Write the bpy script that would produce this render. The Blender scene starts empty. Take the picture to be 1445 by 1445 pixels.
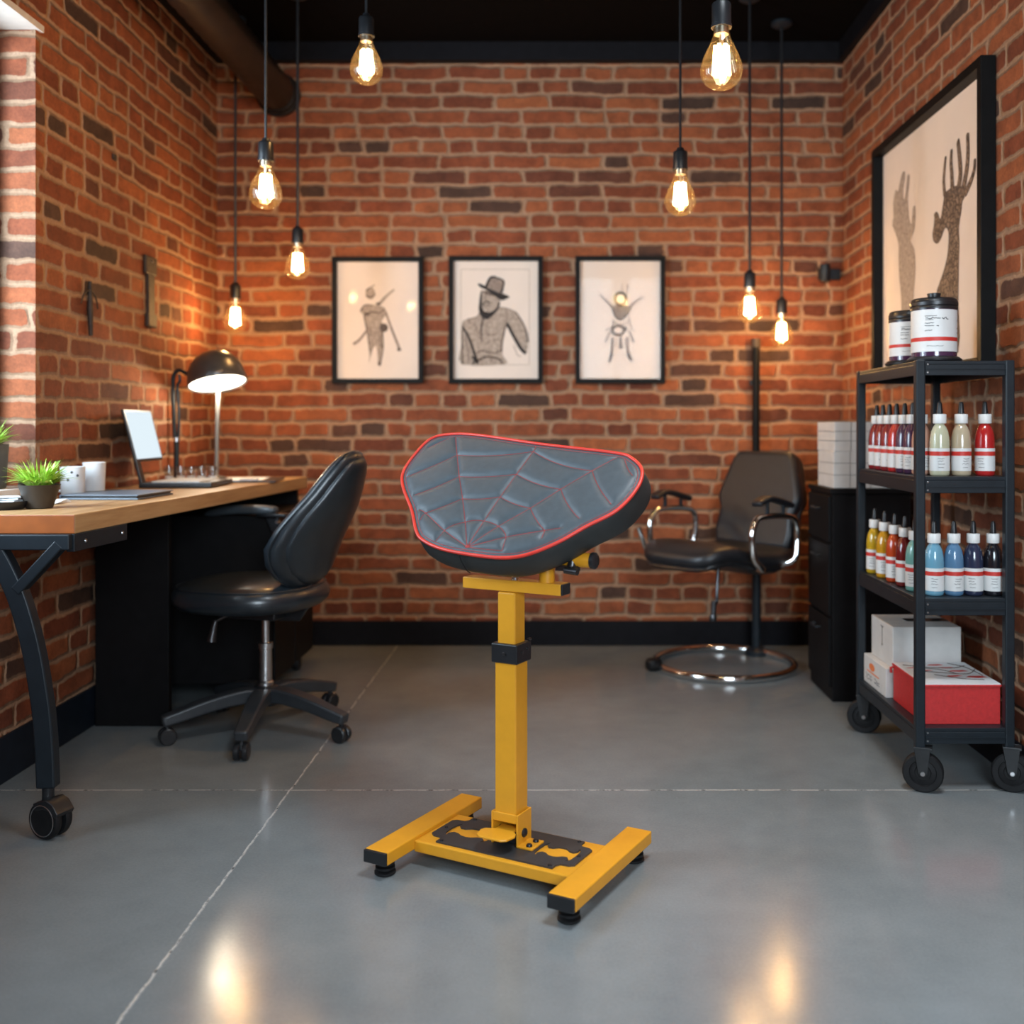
import bpy, bmesh, math, random
from mathutils import Vector, Matrix, geometry
random.seed(7)
PI = math.pi
R = math.radians
S = bpy.context.scene
COL = S.collection

# ------------------------------------------------------------------ camera
F_PX = 1445.0
cd = bpy.data.cameras.new('camera'); cam = bpy.data.objects.new('camera', cd); COL.objects.link(cam)
cd.sensor_fit = 'HORIZONTAL'; cd.sensor_width = 36.0; cd.lens = 36.0
cd.shift_x = -(790 - 722.5) / F_PX
cd.shift_y = -(722.5 - 602) / F_PX
cam.location = (0, 0, 1.0); cam.rotation_euler = (PI / 2, 0, 0)
cd.clip_start = 0.05
cd.dof.use_dof = True; cd.dof.focus_distance = 2.5; cd.dof.aperture_fstop = 1.9
S.camera = cam
# ------------------------------------------------------------------ world, daylight, added lamps, exposure
S.view_settings.view_transform = 'Standard'
S.view_settings.look = 'None'
S.view_settings.gamma = 1.0
S.view_settings.use_curve_mapping = False
S.view_settings.exposure = 0.0
w = bpy.data.worlds.new('sky'); S.world = w; w.use_nodes = True
bg = w.node_tree.nodes['Background']; bg.inputs['Color'].default_value = (.62, .78, 1, 1); bg.inputs['Strength'].default_value = 0.6


def area(name, loc, rot, sx, sy, power, color):
    l = bpy.data.lights.new(name, 'AREA'); l.shape = 'RECTANGLE'; l.size = sx; l.size_y = sy
    l.energy = power; l.color = color
    o = bpy.data.objects.new(name, l); o.location = loc; o.rotation_euler = rot; COL.objects.link(o)
    return o


BULB_W = 12.5
BULB_C = (1.0, .56, .21)
area('daylight_side_window', (-2.15, 2.0, 1.75), (0, R(-76), R(4)), 1.5, 2.0, 36, (.74, .88, 1))
area('reveal_fill_light', (-1.98, 2.15, 1.5), (R(88), 0, R(-22)), .5, 1.35, 78, (.72, .87, 1))  # extra lamp outside the side window, added to brighten the brick reveal
area('added_front_light', (.62, -1.52, 1.80), (R(84), 0, R(-4)), 1.25, 1.6, 150, (.80, .91, 1))  # lamp added behind the camera to light floor and stand; its window is unseen
area('added_top_light', (.66, 1.5, 3.72), (0, 0, 0), .96, .96, 138, (.90, .95, 1))  # overhead lamp added for a cool pool on the floor; its skylight is unseen

# ------------------------------------------------------------------ node helpers
class NT:
    def __init__(s, name):
        s.m = bpy.data.materials.new(name); s.m.use_nodes = True
        s.t = s.m.node_tree; s.t.nodes.clear()
        s.out = s.t.nodes.new('ShaderNodeOutputMaterial')

    def n(s, typ, **kw):
        nd = s.t.nodes.new(typ)
        for k, v in kw.items(): setattr(nd, k, v)
        return nd

    def set(s, sock, v):
        if hasattr(v, 'is_output'): s.t.links.new(v, sock)
        elif isinstance(v, tuple) and len(v) == 3 and sock.type == 'RGBA': sock.default_value = (*v, 1)
        else: sock.default_value = v

    def M(s, op, a, b=None, c=None):
        nd = s.n('ShaderNodeMath', operation=op)
        for i, v in enumerate((a, b, c)):
            if v is not None: s.set(nd.inputs[i], v)
        return nd.outputs[0]

    def mix(s, f, a, b, typ='MIX'):
        nd = s.n('ShaderNodeMix', data_type='RGBA', blend_type=typ)
        s.set(nd.inputs[0], f); s.set(nd.inputs[6], a); s.set(nd.inputs[7], b)
        return nd.outputs[2]

    def noise(s, vec, scale, detail=3, rough=.55):
        nd = s.n('ShaderNodeTexNoise'); nd.inputs['Scale'].default_value = scale
        nd.inputs['Detail'].default_value = detail; nd.inputs['Roughness'].default_value = rough
        if vec is not None: s.t.links.new(vec, nd.inputs['Vector'])
        return nd

    def ramp(s, f, stops, interp='LINEAR'):
        nd = s.n('ShaderNodeValToRGB'); cr = nd.color_ramp; cr.interpolation = interp
        while len(cr.elements) < len(stops): cr.elements.new(.5)
        for e, (p, c) in zip(cr.elements, stops): e.position = p; e.color = (*c, 1)
        s.t.links.new(f, nd.inputs[0]); return nd.outputs[0]

    def smooth(s, v, a, b):
        nd = s.n('ShaderNodeMapRange', interpolation_type='SMOOTHSTEP')
        s.set(nd.inputs[0], v); nd.inputs[1].default_value = a; nd.inputs[2].default_value = b
        return nd.outputs[0]

    def bsdf(s, color, rough, metal=0., bump=None, bstr=.5, bdist=.01, coat=0., spec=.5, extra=None):
        p = s.n('ShaderNodeBsdfPrincipled')
        s.set(p.inputs['Base Color'], color); s.set(p.inputs['Roughness'], rough)
        p.inputs['Metallic'].default_value = metal
        p.inputs['Coat Weight'].default_value = coat; p.inputs['Coat Roughness'].default_value = .08
        p.inputs['Specular IOR Level'].default_value = spec
        for k, v in (extra or {}).items(): s.set(p.inputs[k], v)
        if bump is not None:
            b = s.n('ShaderNodeBump'); b.inputs['Strength'].default_value = bstr; b.inputs['Distance'].default_value = bdist
            s.t.links.new(bump, b.inputs['Height']); s.t.links.new(b.outputs[0], p.inputs['Normal'])
        s.t.links.new(p.outputs[0], s.out.inputs['Surface'])
        return s.m


def pm(name, rgb, rough=.5, metal=0., var=.12, scale=25., bump=0., bscale=200., coat=0., spec=.5, rvar=.0, extra=None):
    """plain surface with a little procedural mottling"""
    k = NT(name); tc = k.n('ShaderNodeTexCoord').outputs['Object']
    nz = k.noise(tc, scale).outputs['Fac']
    lo = tuple(max(0, c * (1 - var)) for c in rgb); hi = tuple(min(1, c * (1 + var)) for c in rgb)
    col = k.ramp(nz, [(.3, lo), (.7, hi)])
    bm = k.noise(tc, bscale, 2).outputs['Fac'] if bump else None
    r = rough
    if rvar: r = k.M('MULTIPLY_ADD', nz, rvar, rough - rvar / 2)
    return k.bsdf(col, r, metal, bm, bump, .002, coat, spec, extra)


def emis(name, rgb, strength):
    k = NT(name); e = k.n('ShaderNodeEmission'); e.inputs[0].default_value = (*rgb, 1); e.inputs[1].default_value = strength
    k.t.links.new(e.outputs[0], k.out.inputs['Surface']); return k.m


def clear_glass(name, tint=(1, 1, 1), base=.04, rough=.0, edge=.9, haze=None):
    k = NT(name)
    t = k.n('ShaderNodeBsdfTransparent'); t.inputs[0].default_value = (*tint, 1)
    g = k.n('ShaderNodeBsdfGlossy'); g.inputs['Roughness'].default_value = rough
    lw = k.n('ShaderNodeLayerWeight'); lw.inputs[0].default_value = .25
    f = k.M('MULTIPLY_ADD', lw.outputs['Facing'], edge * .35, base)
    mx = k.n('ShaderNodeMixShader'); k.t.links.new(f, mx.inputs[0])
    k.t.links.new(t.outputs[0], mx.inputs[1]); k.t.links.new(g.outputs[0], mx.inputs[2])
    o = mx.outputs[0]
    if haze:
        tr = k.n('ShaderNodeBsdfTranslucent'); tr.inputs[0].default_value = (*haze[1], 1)
        m2 = k.n('ShaderNodeMixShader'); m2.inputs[0].default_value = haze[0]
        k.t.links.new(o, m2.inputs[1]); k.t.links.new(tr.outputs[0], m2.inputs[2]); o = m2.outputs[0]
    k.t.links.new(o, k.out.inputs['Surface']); return k.m


def brick_mat(name, seed):
    W, H = .252, .0680
    k = NT(name); geo = k.n('ShaderNodeNewGeometry')
    sp = k.n('ShaderNodeSeparateXYZ'); k.t.links.new(geo.outputs['Position'], sp.inputs[0])
    sn = k.n('ShaderNodeSeparateXYZ'); k.t.links.new(geo.outputs['True Normal'], sn.inputs[0])
    side = k.M('GREATER_THAN', k.M('ABSOLUTE', sn.outputs[0]), .5)
    x, y, z = sp.outputs
    u0 = k.M('ADD', k.M('MULTIPLY', x, k.M('SUBTRACT', 1., side)), k.M('MULTIPLY', y, side))
    up = k.M('GREATER_THAN', k.M('ABSOLUTE', sn.outputs[2]), .5)
    v0 = k.M('ADD', k.M('MULTIPLY', z, k.M('SUBTRACT', 1., up)), k.M('MULTIPLY', y, up))
    n1 = k.n('ShaderNodeSeparateColor'); k.t.links.new(k.noise(geo.outputs['Position'], 4.5, 2).outputs['Color'], n1.inputs[0])
    n2 = k.n('ShaderNodeSeparateColor'); k.t.links.new(k.noise(geo.outputs['Position'], 26, 3).outputs['Color'], n2.inputs[0])
    u = k.M('ADD', u0, k.M('ADD', k.M('MULTIPLY_ADD', n1.outputs[0], .05, 9.3 + seed), k.M('MULTIPLY_ADD', n2.outputs[0], .022, -.011)))
    v = k.M('ADD', v0, k.M('ADD', k.M('MULTIPLY_ADD', n1.outputs[1], .028, -.014), k.M('MULTIPLY_ADD', n2.outputs[1], .015, -.0075)))
    vr = k.M('DIVIDE', v, H); row = k.M('FLOOR', vr); g = k.M('FRACT', vr)
    wr = k.n('ShaderNodeTexWhiteNoise', noise_dimensions='1D'); k.t.links.new(row, wr.inputs['W'])
    uu = k.M('ADD', k.M('DIVIDE', u, W), k.M('ADD', k.M('MULTIPLY', row, .5), k.M('MULTIPLY', wr.outputs['Value'], .35)))
    cell = k.M('FLOOR', uu); f = k.M('FRACT', uu)
    cv = k.n('ShaderNodeCombineXYZ'); k.set(cv.inputs[0], cell); k.set(cv.inputs[1], row); cv.inputs[2].default_value = seed
    wc = k.n('ShaderNodeTexWhiteNoise', noise_dimensions='3D'); k.t.links.new(cv.outputs[0], wc.inputs['Vector'])
    split = k.M('GREATER_THAN', wc.outputs['Value'], .70)
    right = k.M('MULTIPLY', k.M('GREATER_THAN', f, .5), split)
    du = k.M('MULTIPLY', k.M('MINIMUM', f, k.M('SUBTRACT', 1., f)), W)
    ds = k.M('ADD', k.M('MULTIPLY', k.M('ABSOLUTE', k.M('SUBTRACT', f, .5)), W), k.M('SUBTRACT', 1., split))
    du = k.M('MINIMUM', du, ds)
    dv = k.M('MULTIPLY', k.M('MINIMUM', g, k.M('SUBTRACT', 1., g)), H)
    d = k.M('SMOOTH_MIN', du, dv, .020)
    d = k.M('ADD', d, k.M('MULTIPLY_ADD', n2.outputs[2], .006, -.003))
    mask = k.smooth(d, .0068, .0118)
    cv2 = k.n('ShaderNodeCombineXYZ'); k.set(cv2.inputs[0], k.M('MULTIPLY_ADD', right, .5, cell)); k.set(cv2.inputs[1], row); cv2.inputs[2].default_value = seed + 3.7
    w2 = k.n('ShaderNodeTexWhiteNoise', noise_dimensions='3D'); k.t.links.new(cv2.outputs[0], w2.inputs['Vector'])
    col = k.ramp(w2.outputs['Value'], [(0, (.066, .037, .026)), (.07, (.10, .046, .030)), (.13, (.165, .046, .022)), (.45, (.265, .070, .028)), (.75, (.35, .108, .040)), (1, (.21, .054, .025))])
    big = k.noise(geo.outputs['Position'], 14, 5, .7).outputs['Fac']
    fine = k.noise(geo.outputs['Position'], 110, 4, .7).outputs['Fac']
    shade = k.ramp(big, [(.25, (.52, .50, .50)), (.7, (1.15, 1.15, 1.15))])
    col = k.mix(1., col, shade, 'MULTIPLY')
    fs = k.ramp(fine, [(.3, (.78, .78, .78)), (.7, (1.1, 1.1, 1.1))])
    col = k.mix(1., col, fs, 'MULTIPLY')
    mort = k.mix(big, (.27, .150, .088), (.42, .262, .165))
    mort = k.mix(1., mort, fs, 'MULTIPLY')
    colr = k.mix(mask, mort, col)
    hgt = k.M('ADD', k.M('MULTIPLY', k.smooth(d, .0, .012), .8), k.M('ADD', k.M('MULTIPLY', fine, .16), k.M('MULTIPLY', big, .22)))
    return k.bsdf(colr, .82, 0, hgt, .75, .014, spec=.3)


def floor_mat():
    k = NT('polished_concrete'); geo = k.n('ShaderNodeNewGeometry'); P = geo.outputs['Position']
    sp = k.n('ShaderNodeSeparateXYZ'); k.t.links.new(P, sp.inputs[0])
    a = k.noise(P, 1.3, 4, .6).outputs['Fac']; b = k.noise(P, 9, 5, .65).outputs['Fac']; c = k.noise(P, 160, 2).outputs['Fac']
    col = k.ramp(k.M('ADD', k.M('MULTIPLY', a, .6), k.M('MULTIPLY', b, .4)), [(.3, (.150, .166, .171)), (.7, (.215, .234, .239))])
    col = k.mix(1., col, k.ramp(c, [(.3, (.93, .93, .93)), (.7, (1.05, 1.05, 1.05))]), 'MULTIPLY')
    wob = k.M('MULTIPLY_ADD', k.noise(P, 18, 4, .7).outputs['Fac'], .014, -.007)
    j1 = k.M('ABSOLUTE', k.M('ADD', k.M('ADD', sp.outputs[0], .741), wob))
    j2 = k.M('ABSOLUTE', k.M('ADD', k.M('SUBTRACT', sp.outputs[1], 2.817), k.M('MULTIPLY', wob, .5)))
    j = k.M('MINIMUM', j1, j2)
    jm = k.smooth(j, .0042, .0012); jd = k.smooth(j, .002, .0008)
    brk = k.smooth(k.noise(P, 30, 3, .7).outputs['Fac'], .32, .5)
    col = k.mix(k.M('MULTIPLY', jm, brk), col, (.46, .46, .44))
    col = k.mix(k.M('MULTIPLY', jd, k.M('SUBTRACT', 1., brk)), col, (.06, .055, .05))
    rough = k.M('ADD', k.M('MULTIPLY_ADD', b, .09, .105), k.M('MULTIPLY', a, .04))
    h = k.M('ADD', k.M('MULTIPLY', c, .02), k.M('SUBTRACT', 1., k.smooth(j, .003, .0)))
    return k.bsdf(col, rough, 0, k.M('MULTIPLY', k.smooth(j, .0, .003), 1.), .35, .002, spec=.55)


def wood_mat():
    k = NT('oak_desktop'); tc = k.n('ShaderNodeTexCoord').outputs['Object']
    mp = k.n('ShaderNodeMapping'); mp.inputs['Scale'].default_value = (9, .9, 14); k.t.links.new(tc, mp.inputs[0])
    nz = k.noise(mp.outputs[0], 3.2, 5, .62).outputs['Fac']
    mp2 = k.n('ShaderNodeMapping'); mp2.inputs['Scale'].default_value = (60, 3, 60); k.t.links.new(tc, mp2.inputs[0])
    n2 = k.noise(mp2.outputs[0], 5, 3).outputs['Fac']
    col = k.ramp(nz, [(.25, (.34, .175, .070)), (.5, (.50, .30, .135)), (.75, (.58, .37, .19))])
    col = k.mix(k.M('MULTIPLY', n2, .35), col, (.24, .115, .045))
    return k.bsdf(col, .42, 0, n2, .12, .002, spec=.4)


# ------------------------------------------------------------------ geometry helpers
def B(): return bmesh.new()


def obj(name, bm, mats, parent=None, smooth=40, bevel=0, loc=None, seg=2):
    bmesh.ops.recalc_face_normals(bm, faces=bm.faces)
    me = bpy.data.meshes.new(name); bm.to_mesh(me); bm.free()
    for m in (mats if isinstance(mats, (list, tuple)) else [mats]): me.materials.append(m)
    o = bpy.data.objects.new(name, me); COL.objects.link(o)
    if smooth:
        for p in me.polygons: p.use_smooth = True
        me.set_sharp_from_angle(angle=R(smooth))
    if bevel:
        b = o.modifiers.new('bevel', 'BEVEL'); b.width = bevel; b.segments = seg; b.limit_method = 'ANGLE'; b.angle_limit = R(35)
        b.harden_normals = False
    if parent: o.parent = parent
    if loc: o.location = loc
    return o


def thing(name, label, cat, loc=(0, 0, 0), rz=0, group=None):
    o = bpy.data.objects.new(name, None); COL.objects.link(o); o.empty_display_size = .05
    o.location = loc; o.rotation_euler = (0, 0, rz); tag(o, label, cat, group); return o


def tag(o, label, cat, group=None):
    o['label'] = label; o['category'] = cat
    if group: o['group'] = group
    return o


def struct(name, bm, mats, smooth=0, bevel=0, parent=None):
    o = obj(name, bm, mats, parent, smooth, bevel); o['kind'] = 'structure'; return o


def box(bm, c, s, M=None, mi=0):
    x, y, z = c; a, b, d = s[0] / 2, s[1] / 2, s[2] / 2
    vs = [Vector((x + i * a, y + j * b, z + k * d)) for i in (-1, 1) for j in (-1, 1) for k in (-1, 1)]
    if M: vs = [M @ v for v in vs]
    vs = [bm.verts.new(v) for v in vs]
    for f in ((0, 1, 3, 2), (4, 6, 7, 5), (0, 4, 5, 1), (2, 3, 7, 6), (0, 2, 6, 4), (1, 5, 7, 3)):
        fc = bm.faces.new([vs[i] for i in f]); fc.material_index = mi
    return bm


def bb(bm, x0, x1, y0, y1, z0, z1, mi=0):
    return box(bm, ((x0 + x1) / 2, (y0 + y1) / 2, (z0 + z1) / 2), (x1 - x0, y1 - y0, z1 - z0), None, mi)


def prism(bm, pts, a, b, axis='z', M=None, mi=0):
    """extrude a 2-D outline between a and b along an axis"""
    def P(p, h):
        v = {'z': (p[0], p[1], h), 'y': (p[0], h, p[1]), 'x': (h, p[0], p[1])}[axis]
        v = Vector(v); return M @ v if M else v
    lo = [bm.verts.new(P(p, a)) for p in pts]; hi = [bm.verts.new(P(p, b)) for p in pts]
    n = len(pts)
    fs = [bm.faces.new(lo[::-1]), bm.faces.new(hi)]
    for i in range(n): fs.append(bm.faces.new((lo[i], lo[(i + 1) % n], hi[(i + 1) % n], hi[i])))
    for f in fs: f.material_index = mi
    return bm


def lathe(bm, prof, seg=32, M=None, mi=0, mis=None, ex=2.0):
    """profile of (radius, z) turned round z; r == 0 ends close to a point; ex > 2 makes it squarish"""
    rings = []
    for r, z in prof:
        if r <= 1e-6:
            v = Vector((0, 0, z)); rings.append([bm.verts.new(M @ v if M else v)])
        else:
            rg = []
            for i in range(seg):
                t = 2 * PI * i / seg; c, s_ = math.cos(t), math.sin(t)
                q = (abs(c) ** ex + abs(s_) ** ex) ** (-1 / ex) if ex != 2 else 1
                v = Vector((r * q * c, r * q * s_, z)); rg.append(bm.verts.new(M @ v if M else v))
            rings.append(rg)
    for j in range(len(rings) - 1):
        a, b = rings[j], rings[j + 1]; m = mis[j] if mis else mi
        for i in range(seg):
            i2 = (i + 1) % seg
            if len(a) == 1 and len(b) == 1: break
            if len(a) == 1: f = bm.faces.new((a[0], b[i2], b[i]))
            elif len(b) == 1: f = bm.faces.new((a[i], a[i2], b[0]))
            else: f = bm.faces.new((a[i], a[i2], b[i2], b[i]))
            f.material_index = m
    for rg, flip, m in ((rings[0], True, mis[0] if mis else mi), (rings[-1], False, mis[-1] if mis else mi)):
        if len(rg) > 2:
            f = bm.faces.new(rg[::-1] if flip else rg); f.material_index = m
    return bm


def tube(bm, pts, r, seg=10, closed=False, rect=None, up=None, mi=0, caps=True):
    """sweep a circle (or a w x h rectangle) along points; r may be a list of radii or, for rect, scale factors"""
    pts = [Vector(p) for p in pts]; n = len(pts)
    rs = r if isinstance(r, (list, tuple)) else [r] * n
    T = []
    for i in range(n):
        a = pts[(i - 1) % n] if (closed or i > 0) else pts[i]; b = pts[(i + 1) % n] if (closed or i < n - 1) else pts[i]
        T.append((b - a).normalized())
    U = Vector(up) if up else (Vector((0, 0, 1)) if abs(T[0].z) < .9 else Vector((1, 0, 0)))
    rings = []
    for i in range(n):
        N = (U - T[i] * U.dot(T[i]));
        if N.length < 1e-5: N = T[i].orthogonal()
        N.normalize(); Bn = T[i].cross(N)
        if not up: U = N
        if rect:
            w2, h2 = rect[0] / 2 * rs[i], rect[1] / 2 * rs[i]
            off = [N * h2 + Bn * w2, N * h2 - Bn * w2, -N * h2 - Bn * w2, -N * h2 + Bn * w2]
        else:
            off = [N * (rs[i] * math.cos(2 * PI * k / seg)) + Bn * (rs[i] * math.sin(2 * PI * k / seg)) for k in range(seg)]
        rings.append([bm.verts.new(pts[i] + o) for o in off])
    m = len(rings[0])
    for i in range(n if closed else n - 1):
        a, b = rings[i], rings[(i + 1) % n]
        for k in range(m):
            f = bm.faces.new((a[k], a[(k + 1) % m], b[(k + 1) % m], b[k])); f.material_index = mi
    if not closed and caps:
        f = bm.faces.new(rings[0][::-1]); f.material_index = mi
        f = bm.faces.new(rings[-1]); f.material_index = mi
    return bm


def spline(pts, n=8, closed=False):
    """Catmull-Rom through the points"""
    P = [Vector(p) for p in pts]; m = len(P); out = []
    rng = range(m) if closed else range(m - 1)
    for i in rng:
        p0 = P[(i - 1) % m] if (closed or i > 0) else P[i]; p1 = P[i]; p2 = P[(i + 1) % m]
        p3 = P[(i + 2) % m] if (closed or i + 2 < m) else p2
        for k in range(n):
            t = k / n
            out.append(.5 * ((2 * p1) + (p2 - p0) * t + (2 * p0 - 5 * p1 + 4 * p2 - p3) * t * t + (3 * p1 - p0 - 3 * p2 + p3) * t ** 3))
    if not closed: out.append(P[-1])
    return out


def pillow(bm, c, s, e1=.35, e2=.35, nu=32, nv=16, M=None, warp=None):
    """superellipsoid; c centre, s full sizes"""
    sg = lambda v, e: math.copysign(abs(v) ** e, v)
    rings = []
    for j in range(nv + 1):
        ph = -PI / 2 + PI * j / nv; rg = []
        for i in range(nu):
            th = 2 * PI * i / nu
            v = Vector((s[0] / 2 * sg(math.cos(ph), e1) * sg(math.cos(th), e2), s[1] / 2 * sg(math.cos(ph), e1) * sg(math.sin(th), e2), s[2] / 2 * sg(math.sin(ph), e1)))
            v += Vector(c)
            if warp: v = warp(v)
            rg.append(M @ v if M else v)
            if j in (0, nv): break
        rings.append([bm.verts.new(v) for v in rg])
    for j in range(nv):
        a, b = rings[j], rings[j + 1]
        for i in range(nu):
            i2 = (i + 1) % nu
            if len(a) == 1: bm.faces.new((a[0], b[i2], b[i]))
            elif len(b) == 1: bm.faces.new((a[i], a[i2], b[0]))
            else: bm.faces.new((a[i], a[i2], b[i2], b[i]))
    return bm


def cyl(bm, a, b, r, seg=16, r2=None):
    return tube(bm, [a, b], [r, r if r2 is None else r2], seg)


def copy_tree(o, parent=None):
    c = o.copy(); COL.objects.link(c)
    if parent: c.parent = parent
    for ch in list(o.children): copy_tree(ch, c)
    return c


# ------------------------------------------------------------------ materials
BRICK = brick_mat('old_red_brick', 0.0)
FLOOR = floor_mat()
WOOD = wood_mat()
CEIL = pm('black_ceiling_paint', (.0035, .0028, .0025), .9, spec=.05)
BLACKTRIM = pm('black_trim_paint', (.006, .006, .008), .55, var=.2, spec=.12)
FRAMEB = pm('black_picture_frame', (.005, .005, .005), .5, var=.2, spec=.12)
NAVY = pm('dark_skirting_paint', (.007, .011, .018), .5, var=.2, spec=.2)
YEL = pm('yellow_powder_coat', (.68, .30, .016), .38, var=.04, bump=.05, bscale=500)
BLKM = pm('black_powder_coat', (.011, .016, .021), .40, var=.15, bump=.05, bscale=500, spec=.32)
BLKP = pm('black_plastic', (.012, .013, .015), .35, var=.2)
RUB = pm('black_rubber', (.008, .008, .009), .55, var=.2, spec=.3)
CHAR = pm('charcoal_plate', (.030, .031, .033), .45, var=.12)
STEEL = pm('brushed_steel', (.62, .62, .63), .28, 1, var=.08)
CHROME = pm('chrome', (.75, .74, .73), .1, 1, var=.03)
DSTEEL = pm('dark_grey_steel', (.10, .10, .105), .3, .9, var=.1)
LEATHER = pm('black_leather', (.012, .018, .024), .32, var=.15, bump=.10, bscale=260, spec=.7, coat=.15)
ARMPAD = pm('lightened_armrest_pad', (.055, .066, .076), .38, var=.1)  # base colour lightened to stand in for the bluish highlight on the pad
LEATHB = pm('brown_black_leather', (.011, .012, .015), .4, var=.15, bump=.12, bscale=260)
PADTOP = pm('slate_vinyl', (.050, .066, .078), .5, var=.10, scale=60, bump=.10, bscale=420)
PADSIDE = pm('black_vinyl', (.019, .021, .021), .48, var=.12, bump=.1, bscale=420)
REDP = pm('red_piping_vinyl', (.60, .035, .022), .4, var=.06)
REDT = pm('red_thread', (.30, .032, .030), .7, var=.15, scale=300)
WHITEP = pm('white_card', (.62, .60, .57), .6, var=.05)
PAPER = pm('art_paper', (.72, .62, .54), .7, var=.03, scale=6)
WPAPER = pm('white_paper', (.70, .71, .72), .6, var=.04)
WHITE = pm('white_plastic', (.74, .74, .72), .4, var=.04)
CERAM = pm('white_ceramic', (.75, .76, .77), .25, var=.03)
REDBOX = pm('red_box_cloth', (.50, .022, .022), .55, var=.10, scale=90, bump=.3, bscale=160)
REDLAB = pm('red_label_stripe', (.55, .035, .025), .5, var=.05)
INK = pm('label_ink', (.05, .05, .055), .6)
ORANGE = pm('orange_print', (.75, .20, .06), .6)
DARKW = pm('black_cabinet_paint', (.005, .0045, .005), .55, var=.2, spec=.15)
POT = pm('dark_brown_pot', (.040, .030, .022), .5, var=.15)
POTG = pm('grey_stone_pot', (.07, .078, .075), .6, var=.2)
SOIL = pm('potting_soil', (.03, .02, .012), .9, var=.4, scale=120)
SLATEBOOK = pm('slate_blue_cover', (.10, .125, .16), .42, var=.08)
GUN = pm('gunmetal_lamp', (.085, .080, .078), .30, .45, var=.1)
RUST = pm('old_iron', (.040, .026, .018), .65, 0, var=.35, scale=60)
DUCT = pm('dark_duct_metal', (.028, .021, .016), .40, .6, var=.2)
LIMEW = pm('whitewashed_wood', (.62, .56, .50), .6, var=.12, scale=12)
FRAMEW = pm('dark_window_frame', (.018, .022, .025), .4)
FIL = emis('glowing_filament', (1.0, .72, .36), 45)
LAMPGLOW = emis('lamp_diffuser', (1.0, .90, .74), 5)
SCREEN = emis('laptop_screen_glow', (.78, .90, .97), 1.0)
BULBGLASS = clear_glass('amber_bulb_glass', (1.0, .93, .80), .03, .02, 1.0, (.006, (1, .80, .45)))
PANE = clear_glass('window_glass', (.97, .99, 1), .04, .0)
PICGLASS = clear_glass('picture_glass', (1, 1, 1), .0035, .02, .01)
CLEARG = clear_glass('drinking_glass', (.92, .95, .96), .10, .02, 1.)


def grass_mat():
    k = NT('fresh_grass_blade'); tc = k.n('ShaderNodeTexCoord').outputs['Object']
    nz = k.noise(tc, 60, 2).outputs['Fac']
    col = k.ramp(nz, [(.3, (.16, .36, .02)), (.5, (.36, .60, .05)), (.72, (.66, .78, .26))])
    return k.bsdf(col, .45, extra={'Transmission Weight': .0})


GRASS = grass_mat()
INKS = [pm('ink_wash_tone', c, .8, var=.35, scale=70) for c in ((.36, .29, .235), (.25, .19, .155), (.11, .08, .065), (.018, .014, .013))]


def tattoo_mat():
    k = NT('tattooed_skin_drawing'); tc = k.n('ShaderNodeTexCoord').outputs['Object']
    v = k.n('ShaderNodeTexVoronoi', feature='DISTANCE_TO_EDGE'); v.inputs['Scale'].default_value = 55
    n = k.noise(tc, 25, 3); vv = k.n('ShaderNodeVectorMath', operation='MULTIPLY_ADD')
    k.t.links.new(n.outputs['Color'], vv.inputs[0]); vv.inputs[1].default_value = (.05, .05, .05); k.t.links.new(tc, vv.inputs[2])
    k.t.links.new(vv.outputs[0], v.inputs['Vector'])
    col = k.ramp(v.outputs['Distance'], [(.04, (.055, .035, .024)), (.16, (.20, .135, .095)), (.5, (.30, .21, .15))])
    return k.bsdf(col, .75)


TATT = tattoo_mat()

# ------------------------------------------------------------------ room
XL, XR, YB, YF, ZB, ZC = -1.57, 1.295, 4.69, -1.25, 2.662, 2.745
TH = .24
b = B(); bb(b, XL - TH, XR + TH, YF - TH, YB + TH, -.1, 0); struct('floor', b, FLOOR)
KX0, KX1, KY0, KY1 = .16, 1.16, 1.0, 2.0           # unseen skylight well, added for light on floor and stand
b = B()
bb(b, XL - TH, KX0, YF - TH, YB + TH, ZC, ZC + .1); bb(b, KX1, XR + TH, YF - TH, YB + TH, ZC, ZC + .1)
bb(b, KX0, KX1, YF - TH, KY0, ZC, ZC + .1); bb(b, KX0, KX1, KY1, YB + TH, ZC, ZC + .1)
struct('ceiling', b, CEIL)
b = B()
bb(b, KX0 - .05, KX0, KY0 - .05, KY1 + .05, ZC + .1, 3.66); bb(b, KX1, KX1 + .05, KY0 - .05, KY1 + .05, ZC + .1, 3.66)
bb(b, KX0, KX1, KY0 - .05, KY0, ZC + .1, 3.66); bb(b, KX0, KX1, KY1, KY1 + .05, ZC + .1, 3.66)
sk_ = struct('added_skylight_well', b, CEIL)  # unseen shaft, added to narrow the top light into a pool
b = B(); bb(b, KX0, KX1, KY0, KY1, 3.60, 3.606); obj('pane', b, PANE, sk_, 0)
b = B(); bb(b, XL - TH, XR + TH, YB, YB + TH, 0, ZC); struct('wall_back', b, BRICK)
b = B(); bb(b, XR, XR + TH, YF, YB, 0, ZC); struct('wall_right', b, BRICK)
WY0, WY1, WZ0, WZ1 = 1.15, 3.066, .805, 2.207      # side window opening
b = B()
bb(b, XL - TH, XL, WY1, YB, 0, ZC); bb(b, XL - TH, XL, YF, WY0, 0, ZC)
bb(b, XL - TH, XL, WY0, WY1, 0, WZ0); bb(b, XL - TH, XL, WY0, WY1, WZ1, ZC)
struct('wall_left', b, BRICK)
FX0, FX1, FZ0, FZ1 = -.05, 1.25, .75, 2.60          # unseen window opening added behind the camera for its light
b = B()
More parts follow.
